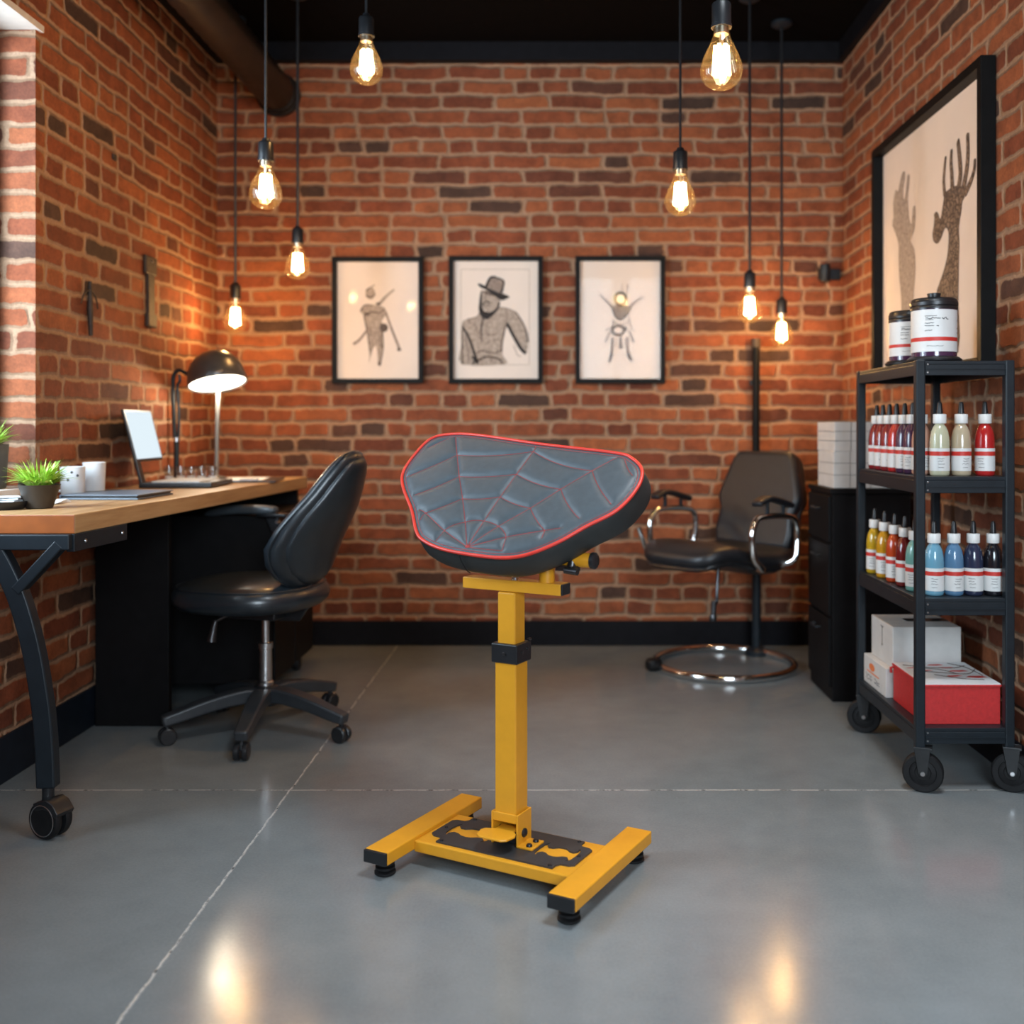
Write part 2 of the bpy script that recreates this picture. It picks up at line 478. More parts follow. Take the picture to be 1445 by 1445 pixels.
bb(b, XL - TH, FX0, YF - TH, YF, 0, ZC); bb(b, FX1, XR + TH, YF - TH, YF, 0, ZC)
bb(b, FX0, FX1, YF - TH, YF, 0, FZ0); bb(b, FX0, FX1, YF - TH, YF, FZ1, ZC)
struct('wall_front', b, BRICK)


def window(name, axis, p, a0, a1, z0, z1, t=.05, w_=.055, bars=1):
    f = B(); g = B()
    def add(bm, u0, u1, v0, v1, d):
        if axis == 'x': bb(bm, p - d / 2, p + d / 2, u0, u1, v0, v1)
        else: bb(bm, u0, u1, p - d / 2, p + d / 2, v0, v1)
    add(f, a0, a1, z0, z0 + w_, t); add(f, a0, a1, z1 - w_, z1, t)
    add(f, a0, a0 + w_, z0 + w_, z1 - w_, t); add(f, a1 - w_, a1, z0 + w_, z1 - w_, t)
    for i in range(bars):
        m = a0 + (a1 - a0) * (i + 1) / (bars + 1); add(f, m - .02, m + .02, z0 + w_, z1 - w_, t * .8)
    add(g, a0 + w_ * .8, a1 - w_ * .8, z0 + w_ * .8, z1 - w_ * .8, .006)
    o = struct(name, f, FRAMEW); q = obj('pane', g, PANE, o, 0); return o


window('window_1', 'x', XL - .135, WY0, WY1 - .002, WZ0 + .02, WZ1 - .02, bars=1)
window('added_front_window', 'y', YF - .12, FX0, FX1, FZ0, FZ1, bars=1)  # unseen frame and pane, added to go with the front lamp
b = B(); bb(b, XL - .16, XL + .03, WY0, WY1 - .002, WZ0 - .002, WZ0 + .018); struct('trim_1', b, LIMEW)     # sill board
b = B(); bb(b, XL - .16, XL + .012, WY0 - .03, WY1 + .028, WZ1 - .018, WZ1 + .002); struct('trim_2', b, LIMEW)   # soffit board
# skirting, black picture rail under the ceiling, corner mortar strips
SK = .112
b = B(); bb(b, XL, XR, YB - .018, YB, 0, SK + .0); struct('baseboard_back', b, BLACKTRIM, bevel=.004)
b = B(); bb(b, XL, XL + .013, YF, YB - .018, 0, SK + .018); struct('baseboard_left', b, NAVY, bevel=.004)
b = B(); bb(b, XR - .013, XR, YF, YB - .018, 0, SK); struct('baseboard_right', b, BLACKTRIM, bevel=.004)
b = B(); bb(b, XL, XR, YB - .05, YB, ZB, ZC); struct('trim_3', b, BLACKTRIM)
b = B(); bb(b, XL, XL + .05, YF, YB - .05, ZB, ZC); struct('trim_4', b, BLACKTRIM)
b = B(); bb(b, XR - .03, XR, YF, YB - .05, ZB, ZC); struct('trim_5', b, BLACKTRIM)

# spiral duct along the ceiling
du = B(); n = 110; y0, y1 = .2, YB - .004
prof = []
for i in range(n + 1):
    t = i / n; prof.append((.084 + (-.007 if i % 2 else 0), y0 + (y1 - y0) * t))
lathe(du, prof, 28, Matrix.Translation((-1.285, 0, 2.515)) @ Matrix.Rotation(R(-90), 4, 'X'))
dt = thing('ventilation_duct', 'dark round spiral metal duct running under the ceiling beside the left wall', 'duct', (-1.285, YB - .2, 2.42))
o = obj('duct_pipe', du, DUCT, dt, 50); o.location = (1.285, -(YB - .2), -2.42)
fl = B(); lathe(fl, [(.10, 0), (.10, .02), (.088, .02), (.088, .05)], 28, Matrix.Translation((0, .199, .095)) @ Matrix.Rotation(R(90), 4, 'X')); obj('wall_collar', fl, DUCT, dt)
for hy in (-1.2, -2.9):
    h = B(); tube(h, [(.093 * math.cos(a), hy, .095 + .093 * math.sin(a)) for a in [2 * PI * i / 24 for i in range(24)]], 1, rect=(.03, .004), closed=True, up=(0, 1, 0)); cyl(h, (0, hy, .187), (0, hy, ZC - 2.42), .005, 8); obj('hanger_strap', h, BLKM, dt)

# ------------------------------------------------------------------ pendant bulbs
def pendant_proto():
    root = thing('pendant_bulb', '', 'pendant light')
    c = B(); lathe(c, [(.0, 0), (.045, 0), (.045, -.012), (.03, -.022), (.008, -.026), (0, -.026)], 24); obj('canopy', c, BLKM, root)
    s = B(); lathe(s, [(0, .066), (.010, .066), (.013, .058), (.021, .054), (.023, .05), (.023, .004), (.0245, .003), (.0245, -.004), (0, -.004)], 24); so = obj('socket', s, BLKP, root)
    g = B(); lathe(g, [(.018, -.002), (.0185, -.014), (.021, -.026), (.030, -.048), (.041, -.070), (.048, -.092), (.050, -.106), (.047, -.122), (.038, -.136), (.023, -.146), (.008, -.150), (0, -.1505)], 32)
    bu = obj('bulb', g, BULBGLASS, root, 60)
    f = B()
    for i in range(6):
        a = 2 * PI * i / 6; cyl(f, (.014 * math.cos(a), .014 * math.sin(a), -.046), (.019 * math.cos(a), .019 * math.sin(a), -.116), .0042, 6)
    obj('filament', f, FIL, bu)
    m = B(); cyl(m, (0, 0, -.004), (0, 0, -.05), .005, 8); lathe(m, [(0, -.02), (.0175, -.02), (.0175, -.004), (0, -.004)], 16); obj('stem', m, STEEL, bu)
    return root


PP = [  # depth, image column, image row of the bulb's neck -> real position; label
    (3.12, 517, 50, 'bare filament bulb highest up left of centre, its socket just under the ceiling edge', 1.0),
    (2.42, 1018, 37, 'largest and nearest filament bulb, hanging top right of centre', 1.0),
    (3.14, 375, 226, 'filament bulb hanging on a cord in front of the end of the duct', 1.0),
    (3.26, 960, 238, 'filament bulb hanging just right of and above the right picture of the trio', 1.0),
    (4.12, 420, 342, 'filament bulb hanging left of and above the left picture of the trio', 1.0),
    (4.38, 332, 420, 'lowest filament bulb on the left, beside the back left corner above the desk lamp', 1.0),
    (4.15, 1058, 404, 'filament bulb above the black pipe, second lowest on the right', 1.0),
    (4.42, 1103, 441, 'lowest filament bulb on the right, next to the back right corner', 1.0)]
proto = pendant_proto()
PEND = [proto] + [copy_tree(proto) for _ in PP[1:]]
for i, (Y, px, py, lab, sc) in enumerate(PP):
    X = (px - 790) / F_PX * Y; Z = 1 + (602 - py) / F_PX * Y
    r_ = PEND[i]
    r_.location = (X, Y, ZC); tag(r_, lab, 'pendant light', 'pendant filament bulbs')
    drop = Z - ZC
    for ch in r_.children:
        if ch.name.split('.')[0] != 'canopy': ch.location = (0, 0, drop)
    cb = B(); cyl(cb, (0, 0, -.02), (0, 0, drop + .064), .0042 if Y < 4 else .006, 8); obj('cord', cb, BLKP, r_)
    l = bpy.data.lights.new('bulb_light', 'POINT'); l.energy = BULB_W; l.color = BULB_C; l.shadow_soft_size = .02
    lo = bpy.data.objects.new('bulb_light', l); COL.objects.link(lo); lo.parent = r_; lo.location = (0, 0, drop - .085)

# ------------------------------------------------------------------ pictures
def inpoly(p, L):
    c = False; j = len(L) - 1
    for i in range(len(L)):
        if (L[i][1] > p[1]) != (L[j][1] > p[1]) and p[0] < (L[j][0] - L[i][0]) * (p[1] - L[i][1]) / (L[j][1] - L[i][1]) + L[i][0]: c = not c
        j = i
    return c


def stroke(bm, pts, w0, w1=None, z=0., mi=0, n=6, k=1.):
    """flat brush stroke in the x-z plane, facing -y"""
    pts = spline([(p[0], 0, p[1]) for p in pts], n) if len(pts) > 2 else [Vector((p[0], 0, p[1])) for p in pts]
    m = len(pts); w1 = w0 if w1 is None else w1; prev = None
    for i, p in enumerate(pts):
        a = pts[max(0, i - 1)]; c = pts[min(m - 1, i + 1)]; t = (c - a).normalized(); nn = Vector((t.z, 0, -t.x))
        w_ = (w0 + (w1 - w0) * i / (m - 1)) / 2
        q = (bm.verts.new(p + nn * w_ + Vector((0, z, 0))), bm.verts.new(p - nn * w_ + Vector((0, z, 0))))
        if prev:
            f = bm.faces.new((prev[0], q[0], q[1], prev[1])); f.material_index = mi
        prev = q


def patch(bm, pts, z=0., mi=0, n=4):
    P = spline([(p[0], p[1], 0) for p in pts], n, True) if n > 1 else [Vector((p[0], p[1], 0)) for p in pts]
    L = [Vector((p[0], p[1])) for p in P]; m = len(L)
    ov, oe, of, *_ = geometry.delaunay_2d_cdt(L, [(i, (i + 1) % m) for i in range(m)], [], 0, 1e-7)
    vs = [bm.verts.new((p.x, z, p.y)) for p in ov]
    for f in of:
        c = sum((ov[i] for i in f), Vector((0, 0))) / len(f)
        if inpoly(c, L):
            fc = bm.faces.new([vs[i] for i in f]); fc.material_index = mi


def ell(cx, cz, rx, rz, n=14): return [(cx + rx * math.cos(2 * PI * i / n), cz + rz * math.sin(2 * PI * i / n)) for i in range(n)]


def framed(label, loc, rz, W_, H_, bw, depth, mat_frame, glass=True, group=None, mount=None, pdep=0.):
    root = thing('framed_picture', label, 'picture', loc, rz, group)
    f = B()
    o = [(-W_ / 2, -H_ / 2), (W_ / 2, -H_ / 2), (W_ / 2, H_ / 2), (-W_ / 2, H_ / 2)]
    i_ = [(-W_ / 2 + bw, -H_ / 2 + bw), (W_ / 2 - bw, -H_ / 2 + bw), (W_ / 2 - bw, H_ / 2 - bw), (-W_ / 2 + bw, H_ / 2 - bw)]
    for k in range(4):
        k2 = (k + 1) % 4
        prism(f, [o[k], o[k2], i_[k2], i_[k]], -depth, 0, 'y')
    obj('frame', f, mat_frame, root, 0, .0015)
    p = B(); bb(p, -W_ / 2 + bw * .7, W_ / 2 - bw * .7, -.006, -.001, -H_ / 2 + bw * .7, H_ / 2 - bw * .7)
    pa = obj('paper', p, PAPER, root, 0); pa.location = (0, -pdep, 0)
    if glass:
        g = B(); bb(g, -W_ / 2 + bw * .9, W_ / 2 - bw * .9, -depth * .62, -depth * .62 + .002, -H_ / 2 + bw * .9, H_ / 2 - bw * .9)
        obj('glass', g, PICGLASS, root, 0)
    return root, pa


def ink(pa, bm, mats, y=-.0065):
    o = obj('drawing', bm, mats, pa, 0); o.location = (0, y, 0); return o


K = 1 / 7.2267 / 310.
def back_pic(x0, x1, y0, y1, label):
    Yf = 4.662; s = Yf / F_PX
    cx = ((x0 + x1) / 2 - 790) * s; cz = 1 + (602 - (y0 + y1) / 2) * s
    return framed(label, (cx, YB - .003, cz), 0, (x1 - x0) * s, (y1 - y0) * s, .0215, .026, FRAMEB, True, 'framed drawings on the back wall')


# left drawing: a dancing figure
_, pa = back_pic(468, 597, 362, 541, 'left one of three framed drawings on the back wall, dancing figure with spread limbs')
q = lambda p: ((p[0] - 525) * K, (736 - p[1]) * K)
L_ = lambda P: [q(p) for p in P]
d = B()
patch(d, L_([(340, 650), (385, 585), (480, 575), (590, 605), (600, 680), (560, 760), (580, 860), (578, 1010), (560, 1050), (545, 1190), (525, 1185), (515, 1050), (490, 1000), (462, 1060), (432, 1170), (436, 1050), (415, 900), (400, 800), (385, 690)]), 0, 0)
patch(d, L_(ell(445, 460, 50, 62)), 0, 0)
for P, a, e, m in (([(540, 565), (620, 480), (690, 420)], 34, 18, 0), ([(600, 640), (655, 800), (745, 1030)], 22, 26, 1), ([(410, 840), (330, 940), (270, 980)], 22, 30, 1),
                   ([(380, 680), (400, 790), (420, 900), (440, 1060)], 14, 10, 2), ([(560, 760), (570, 900), (575, 1020), (550, 1170)], 16, 14, 2), ([(480, 880), (470, 990), (455, 1080)], 12, 8, 1),
                   ([(400, 670), (470, 650), (540, 660), (590, 620)], 16, 10, 2), ([(345, 640), (390, 580), (470, 580)], 16, 8, 2), ([(410, 800), (480, 860), (590, 850)], 16, 10, 1),
                   ([(400, 430), (450, 400), (490, 370)], 14, 6, 2), ([(400, 480), (450, 500), (500, 470)], 14, 8, 2), ([(540, 880), (545, 960), (570, 1020)], 12, 8, 2), ([(500, 560), (540, 570), (600, 500)], 12, 6, 2)):
    stroke(d, L_(P), a * K, e * K, -.0006, m)
patch(d, L_(ell(585, 812, 42, 44)), -.0009, 2); patch(d, L_(ell(410, 670, 26, 18)), -.0009, 2); patch(d, L_(ell(740, 1035, 22, 16)), -.0009, 2)
patch(d, L_(ell(540, 1180, 18, 22)), -.0009, 2); patch(d, L_(ell(530, 567, 22, 14)), -.0009, 2)
ink(pa, d, INKS)
# middle drawing: a man in a hat
_, pa = back_pic(633, 766, 361, 541, 'middle framed drawing on the back wall, bearded shirtless man in a hat')
q = lambda p: ((p[0] - 538) * K, (732 - p[1]) * K)
d = B()
for P in ([(180, 213), (880, 213)], [(880, 213), (880, 1190)], [(880, 1190), (180, 1190)], [(180, 1190), (180, 213)]): stroke(d, L_(P), 5 * K, None, 0, 0)
patch(d, L_([(188, 1185), (185, 980), (188, 770), (240, 725), (340, 700), (380, 640), (470, 640), (560, 600), (640, 605), (740, 650), (800, 740), (850, 850), (868, 960), (848, 1075), (800, 1035), (740, 955), (690, 860), (650, 800), (622, 900), (600, 1020), (610, 1100), (635, 1185)]), -.0002, 0, 3)
patch(d, L_([(395, 430), (480, 440), (590, 480), (575, 540), (530, 625), (470, 645), (410, 620), (388, 560), (386, 480)]), -.0005, 0)
patch(d, L_([(366, 570), (392, 590), (420, 640), (480, 652), (540, 612), (578, 530), (572, 600), (520, 672), (450, 725), (385, 692), (362, 630)]), -.0008, 3)
for P, a, e, m in (([(650, 765), (720, 900), (790, 1020), (845, 1075)], 30, 34, 3), ([(645, 775), (605, 930), (592, 1060)], 12, 24, 2), ([(195, 800), (255, 900), (310, 1050), (350, 1180)], 20, 30, 3),
                   ([(410, 710), (385, 830), (395, 960)], 26, 14, 2), ([(196, 830), (192, 1000), (195, 1180)], 12, 16, 2), ([(450, 960), (530, 935), (600, 930)], 12, 10, 1), ([(340, 1070), (400, 1050), (520, 1070), (580, 1040)], 16, 10, 2),
                   ([(240, 730), (330, 800), (370, 930)], 10, 16, 1), ([(640, 620), (650, 680), (640, 760)], 14, 22, 1), ([(740, 650), (800, 740), (850, 850), (866, 960)], 12, 18, 2), ([(330, 1160), (440, 1110), (560, 1130), (610, 1175)], 26, 18, 2),
                   ([(225, 900), (250, 1040), (260, 1180)], 16, 20, 1), ([(480, 700), (430, 830), (460, 890), (560, 870)], 8, 16, 1), ([(720, 990), (760, 1090), (800, 1100)], 8, 6, 1), ([(290, 1100), (320, 1150), (300, 1185)], 20, 16, 3),
                   ([(470, 1040), (480, 1110), (490, 1180)], 10, 10, 1), ([(240, 725), (340, 700), (375, 650)], 8, 12, 2), ([(560, 605), (640, 608), (740, 650)], 8, 10, 1)):
    stroke(d, L_(P), a * K, e * K, -.0008, m)
stroke(d, L_([(415, 445), (480, 465), (575, 490)]), 30 * K, 26 * K, -.001, 2); stroke(d, L_([(400, 590), (430, 545), (485, 560)]), 16 * K, 10 * K, -.001, 3)
stroke(d, L_([(430, 590), (460, 575), (490, 600)]), 9 * K, 6 * K, -.001, 2); stroke(d, L_([(440, 470), (428, 520), (440, 545)]), 8 * K, 6 * K, -.001, 2)
stroke(d, L_([(392, 430), (382, 500), (378, 590)]), 12 * K, 30 * K, -.001, 3)
patch(d, L_([(350, 365), (380, 362), (430, 385), (480, 410), (560, 445), (675, 490), (640, 518), (590, 530), (520, 480), (430, 420), (390, 405)]), -.0012, 3)
patch(d, L_([(440, 392), (455, 330), (485, 298), (530, 292), (600, 320), (618, 340), (605, 400), (596, 455), (520, 432)]), -.0014, 1)
stroke(d, L_([(436, 395), (460, 335), (485, 297), (535, 292)]), 26 * K, 22 * K, -.0017, 3); stroke(d, L_([(530, 292), (615, 332), (608, 400), (596, 455)]), 14 * K, 22 * K, -.0017, 3)
ink(pa, d, INKS)
# right drawing: a figure with raised arms
_, pa = back_pic(812, 939, 361, 541, 'right one of three framed drawings on the back wall, small figure with raised arms')
q = lambda p: ((p[0] - 511) * K, (722 - p[1]) * K)
d = B()
patch(d, L_([(430, 590), (520, 560), (618, 590), (600, 660), (520, 722), (450, 680)]), 0, 1)
rg = ell(515, 505, 56, 62, 18); stroke(d, L_(rg + rg[:1]), 27 * K, None, -.0006, 3)
for P, a, e, m in (([(440, 600), (375, 535), (300, 460)], 30, 16, 1), ([(610, 600), (660, 540), (750, 485)], 30, 16, 1), ([(430, 600), (455, 680), (520, 722), (600, 650)], 14, 12, 3), ([(440, 720), (430, 790), (360, 830)], 20, 12, 1),
                   ([(420, 830), (385, 890), (360, 950)], 16, 26, 1), ([(600, 690), (620, 790), (655, 835)], 18, 10, 1), ([(600, 830), (630, 900), (650, 950)], 14, 24, 2), ([(430, 900), (425, 1040), (400, 1150)], 26, 30, 1),
                   ([(585, 900), (590, 1040), (630, 1145)], 26, 30, 1), ([(515, 880), (515, 960), (515, 1015)], 14, 40, 2), ([(525, 345), (528, 400), (540, 440)], 6, 8, 0), ([(588, 360), (592, 400), (585, 450)], 14, 8, 1),
                   ([(430, 1060), (415, 1110), (395, 1155)], 26, 16, 2), ([(585, 1060), (605, 1110), (630, 1145)], 26, 16, 2), ([(470, 900), (465, 1000)], 10, 6, 0), ([(560, 900), (565, 1000)], 10, 6, 0), ([(440, 740), (520, 770), (600, 740)], 16, 12, 0)):
    stroke(d, L_(P), a * K, e * K, -.0008, m)
rg = ell(490, 828, 60, 46, 16); stroke(d, L_(rg + rg[:1]), 26 * K, None, -.001, 2); patch(d, L_(ell(560, 810, 24, 26)), -.0012, 2)
ink(pa, d, INKS)
# big picture on the right wall: two raised tattooed hands
root, pa = framed('large black-framed picture of two raised tattooed hands on the right brick wall', (XR - .002, 3.57, 1.64), R(-90), 1.068, .925, .030, .045, FRAMEB, False, None, .038)
HR = [(.0562, -.40), (.0737, -.1996), (.0969, -.161), (.1367, -.1233), (.17, -.0795), (.1832, -.033), (.1832, .0035), (.1645, .0234), (.1423, .0216), (.1197, .0011), (.0969, -.0113), (.0737, -.0125), (.0467, .002), (.0384, .0268), (.0503, .0498), (.0562, .0781), (.0526, .0873), (.0737, .0913), (.0911, .0772), (.0969, .0657), (.1118, .0606), (.1254, .0846), (.1423, .1221), (.1456, .1378), (.17, .1404), (.2243, .1419), (.2768, .1316), (.3176, .1104), (.3126, .092), (.2953, .0802), (.2871, .0506), (.2716, .0183), (.2664, -.0083), (.2716, -.0488), (.2664, -.1072), (.2643, -.1663), (.2622, -.2234), (.2622, -.40)]
HF = [[(.1479, .1332), (.1389, .1804), (.1456, .2198), (.1545, .2502), (.1557, .2548)], [(.2136, .1404), (.2093, .1877), (.2028, .2296), (.2071, .2627)], [(.2664, .1301), (.2819, .1698), (.2768, .2184), (.2643, .2731), (.2643, .2778)], [(.3055, .1171), (.3327, .1728), (.3426, .2244), (.3397, .2774)], [(.3176, .0987), (.3673, .1296), (.3915, .158), (.3963, .1834)]]
HL = [(-.272, -.40), (-.2861, -.152), (-.3047, -.0847), (-.3147, .0004), (-.3147, .0516), (-.3437, .0943), (-.388, .1405), (-.3731, .1659), (-.3776, .2188), (-.351, .2646), (-.3291, .2503), (-.3147, .2609), (-.2791, .3079), (-.251, .3102), (-.2482, .2866), (-.2678, .25), (-.265, .2127), (-.2482, .2089), (-.2303, .2413), (-.2193, .2842), (-.2002, .2863), (-.1989, .2611), (-.2165, .2019), (-.207, .1455), (-.1962, .1162), (-.172, .0979), (-.1587, .1533), (-.1389, .1558), (-.1363, .113), (-.1494, .0712), (-.1894, .0428), (-.1494, .0044), (-.1363, -.0556), (-.1428, -.1079), (-.156, -.1685), (-.1693, -.40)]
d = B(); patch(d, HR, 0, 0, 3); stroke(d, HR, .006, None, -.0004, 1, 3)
for i, f_ in enumerate(HF):
    ww = (.024, .030, .034, .033, .026)[i]
    stroke(d, f_, ww * 1.05, ww * .72, -.0005, 1); stroke(d, f_, ww * .75, ww * .45, -.0008, 0)
    patch(d, ell(f_[-1][0], f_[-1][1], ww * .37, ww * .3), -.0006, 1)
patch(d, HL, 0, 2, 2); stroke(d, HL, .0045, None, -.0004, 3, 2)
stroke(d, [(-.33, .21), (-.29, .19), (-.22, .20)], .004, .003, -.0006, 3); stroke(d, [(-.30, .20), (-.285, .10), (-.21, .07)], .005, .003, -.0006, 3)
stroke(d, [(.15, .125), (.22, .128), (.29, .105)], .006, .006, -.0007, 1)
ink(pa, d, [TATT, INKS[2], INKS[0], INKS[1]], -.0065)

# ------------------------------------------------------------------ yellow arm-rest stand (the subject)
TH28 = R(-28); SX, SY = -.110, 2.326
st = thing('armrest_stand', 'yellow metal tattoo arm-rest stand with a black spider-web cushion in the middle of the floor', 'stand', (SX, SY, 0), TH28)
BX = .232; BL = .40; BW = .062; Z0, Z1 = .034, .063
for s in (-1, 1):
    bm = B(); box(bm, (s * BX, 0, (Z0 + Z1) / 2), (BW, BL - .012, Z1 - Z0)); ob = obj('base_bar', bm, YEL, st, 0, .003)
    for t in (-1, 1):
        if t < 0: bm = B(); box(bm, (s * BX, t * (BL / 2 - .003), (Z0 + Z1) / 2), (BW * .985, .008, (Z1 - Z0) * .97)); obj('end_cap', bm, BLKP, ob, 0, .002)
        bm = B()
        lathe(bm, [(0, 0), (.020, 0), (.024, .003), (.024, .007), (.016, .010), (.016, .012), (.022, .013), (.022, .018), (.014, .020), (.014, .022), (.021, .023), (.021, .029), (.012, .030), (.012, .036), (0, .036)], 24, Matrix.Translation((s * BX, t * (BL / 2 - .038), 0)))
        obj('levelling_foot', bm, RUB, ob, 35)
CZ0, CZ1 = .030, .056
bm = B(); box(bm, (0, -.005, (CZ0 + CZ1) / 2), (2 * BX - BW + .002, .180, CZ1 - CZ0)); obj('cross_plate', bm, YEL, st, 0, .003)
# razor-blade plate (notched outline, two scrolled cut-outs inlaid in the yellow below)
hw, hh = .184, .078
half = [(-.150, -hh), (-.150, -.062), (-.156, -.052), (-.176, -.050), (-.186, -.042), (-.186, .042), (-.176, .050), (-.156, .052), (-.150, .062), (-.150, hh)]
outl = half + [(-x, y) for x, y in half[::-1]]
outer = []
for i, p in enumerate(outl): outer.append(p)
def scroll(cx, k_):
    up_ = [(-.062, .004), (-.060, .026), (-.050, .040), (-.052, .026), (-.042, .016), (-.028, .018), (-.014, .027), (.0, .029), (.014, .027), (.028, .018), (.042, .016), (.052, .026), (.050, .040), (.060, .026), (.062, .004)]
    lo_ = [(-x, -y) for x, y in up_]
    return [Vector((cx + p[0] * k_, p[1] * .92)) for p in (up_ + lo_)]
def cdt_plate(outer, holes, z0, z1, M=None):
    vs, ed, fs = [], [], []
    def addloop(L):
        k0 = len(vs)
        for p in L: vs.append(Vector((p[0], p[1])))
        for i in range(len(L)): ed.append((k0 + i, k0 + (i + 1) % len(L)))
        return list(range(k0, k0 + len(L)))
    loops = [addloop(outer)] + [addloop(h) for h in holes]
    ov, oe, of, *_ = geometry.delaunay_2d_cdt(vs, ed, loops, 0, 1e-6)
    def inside(p, L):
        c = False; j = len(L) - 1
        for i in range(len(L)):
            if (L[i][1] > p[1]) != (L[j][1] > p[1]) and p[0] < (L[j][0] - L[i][0]) * (p[1] - L[i][1]) / (L[j][1] - L[i][1]) + L[i][0]: c = not c
            j = i
        return c
    bm = bmesh.new()
    top = [bm.verts.new((p[0], p[1], z1)) for p in ov]
    for f in of:
        c = sum((ov[i] for i in f), Vector((0, 0))) / len(f)
        if inside(c, outer) and not any(inside(c, h) for h in holes): bm.faces.new([top[i] for i in f])
    r = bmesh.ops.extrude_face_region(bm, geom=list(bm.faces))
    bmesh.ops.translate(bm, verts=[v for v in r['geom'] if isinstance(v, bmesh.types.BMVert)], vec=(0, 0, z0 - z1))
    if M: bmesh.ops.transform(bm, matrix=M, verts=bm.verts)
    return bm
plate = obj('razor_plate', cdt_plate(outer, [scroll(-.104, .92), scroll(.122, .74)], CZ1, CZ1 + .004, Matrix.Translation((0, -.005, 0))), CHAR, st, 0)
for x, y in ((-.140, -.070), (-.140, .070), (.140, -.070), (.140, .070), (-.174, 0), (.174, 0)):
    bm = B(); lathe(bm, [(0, 0), (.0045, 0), (.004, .0025), (0, .003)], 12, Matrix.Translation((x, y - .005, CZ1 + .004))); obj('screw', bm, BLKP, plate)
PZ = CZ1 + .004
# hinge bracket with bolted foot, post, collar
bm = B()
box(bm, (.0325, 0, PZ + .036), (.005, .062, .072)); box(bm, (-.0325, 0, PZ + .036), (.005, .062, .072)); box(bm, (0, .0285, PZ + .036), (.060, .005, .072))
box(bm, (.052, -.004, PZ + .0025), (.040, .056, .005)); box(bm, (-.044, .006, PZ + .0025), (.020, .046, .005)); box(bm, (0, -.029, PZ + .062), (.060, .004, .020))
br = obj('hinge_bracket', bm, YEL, st, 0, .0015)
for x, y in ((.058, -.020), (.058, .010)):
    bm = B(); lathe(bm, [(0, 0), (.007, 0), (.007, .003), (.005, .0055), (0, .006)], 14, Matrix.Translation((x, y, PZ + .005))); obj('bolt', bm, BLKP, br)
bm = B(); lathe(bm, [(0, 0), (.010, 0), (.010, .003), (.007, .006), (0, .007)], 16, Matrix.Translation((.035, -.004, PZ + .026)) @ Matrix.Rotation(R(90), 4, 'Y')); obj('bolt', bm, BLKP, br)
bm = B(); cyl(bm, (-.033, 0, PZ + .022), (.033, 0, PZ + .022), .010, 16); box(bm, (0, .004, PZ + .010), (.055, .044, .016)); obj('hinge_block', bm, BLKP, br, 30)
bm = B()
ped = [(-.024, .0), (-.024, -.030), (-.046, -.040), (-.050, -.052), (-.044, -.078), (-.032, -.086), (.022, -.086), (.034, -.078), (.040, -.052), (.034, -.038), (.024, -.030), (.024, 0)]
prism(bm, ped, PZ + .030, PZ + .035); obj('foot_pedal', bm, YEL, st, 0, .0018)
P0, P1 = PZ + .060, .493
bm = B(); box(bm, (0, 0, (P0 + P1) / 2), (.055, .055, P1 - P0)); lp = obj('lower_post', bm, YEL, st, 0, .004, seg=3)
bm = B(); box(bm, (0, 0, (.46 + .627) / 2), (.046, .046, .627 - .46)); obj('upper_post', bm, YEL, st, 0, .004, seg=3)
bm = B(); box(bm, (0, 0, .490), (.068, .066, .044)); box(bm, (.030, .030, .515), (.010, .010, .006)); cl = obj('collar', bm, BLKP, st, 0, .004)
for p, ax in (((.034, -.010, .492), 'Y'), ((.034, .015, .497), 'Y'), ((.0, -.033, .490), 'X')):
    bm = B(); lathe(bm, [(0, 0), (.0045, 0), (.0045, .002), (0, .003)], 12, Matrix.Translation(p) @ Matrix.Rotation(R(90), 4, ax)); obj('screw', bm, DSTEEL, cl)
# T-bar, upright, tilt tube
bm = B(); box(bm, (.011, 0, .641), (.252, .040, .026)); tb = obj('top_bar', bm, YEL, st, 0, .002)
bm = B(); box(bm, (.1385, 0, .641), (.006, .038, .0245)); obj('end_cap', bm, BLKP, tb, 0, .0015)
bm = B(); box(bm, (-.1165, 0, .641), (.006, .038, .0245)); obj('end_cap', bm, YEL, tb, 0, .0015)
bm = B(); lathe(bm, [(0, .654), (.008, .654), (.008, .660), (.004, .661), (.004, .672), (0, .672)], 12, Matrix.Translation((.012, -.004, 0))); obj('bolt', bm, STEEL, tb)
bm = B(); cyl(bm, (.092, .0, .652), (.092, .0, .706), .0175, 24); obj('upright_tube', bm, YEL, st)
bm = B(); cyl(bm, (-.12, .0, .708), (.206, .0, .708), .0165, 24); tt = obj('tilt_tube', bm, YEL, st)
bm = B(); lathe(bm, [(0, 0), (.0185, 0), (.0185, .008), (.015, .011), (0, .012)], 24, Matrix.Translation((.204, 0, .708)) @ Matrix.Rotation(R(90), 4, 'Y')); obj('end_cap', bm, BLKP, tt)
bm = B(); cyl(bm, (.160, -.012, .690), (.160, .0, .724), .011, 12); box(bm, (.15, -.010, .690), (.05, .022, .012)); cyl(bm, (.150, -.024, .687), (.182, -.026, .685), .008, 10); obj('clamp', bm, DSTEEL, st)
for x in (-.06, .08):
    bm = B(); box(bm, (x, .006, .722), (.045, .05, .008), Matrix.Translation((x, .006, .722)) @ Matrix.Rotation(R(45), 4, 'X') @ Matrix.Translation((-x, -.006, -.722))); box(bm, (x, .0, .711), (.030, .024, .016)); obj('cushion_bracket', bm, BLKM, st, 0)

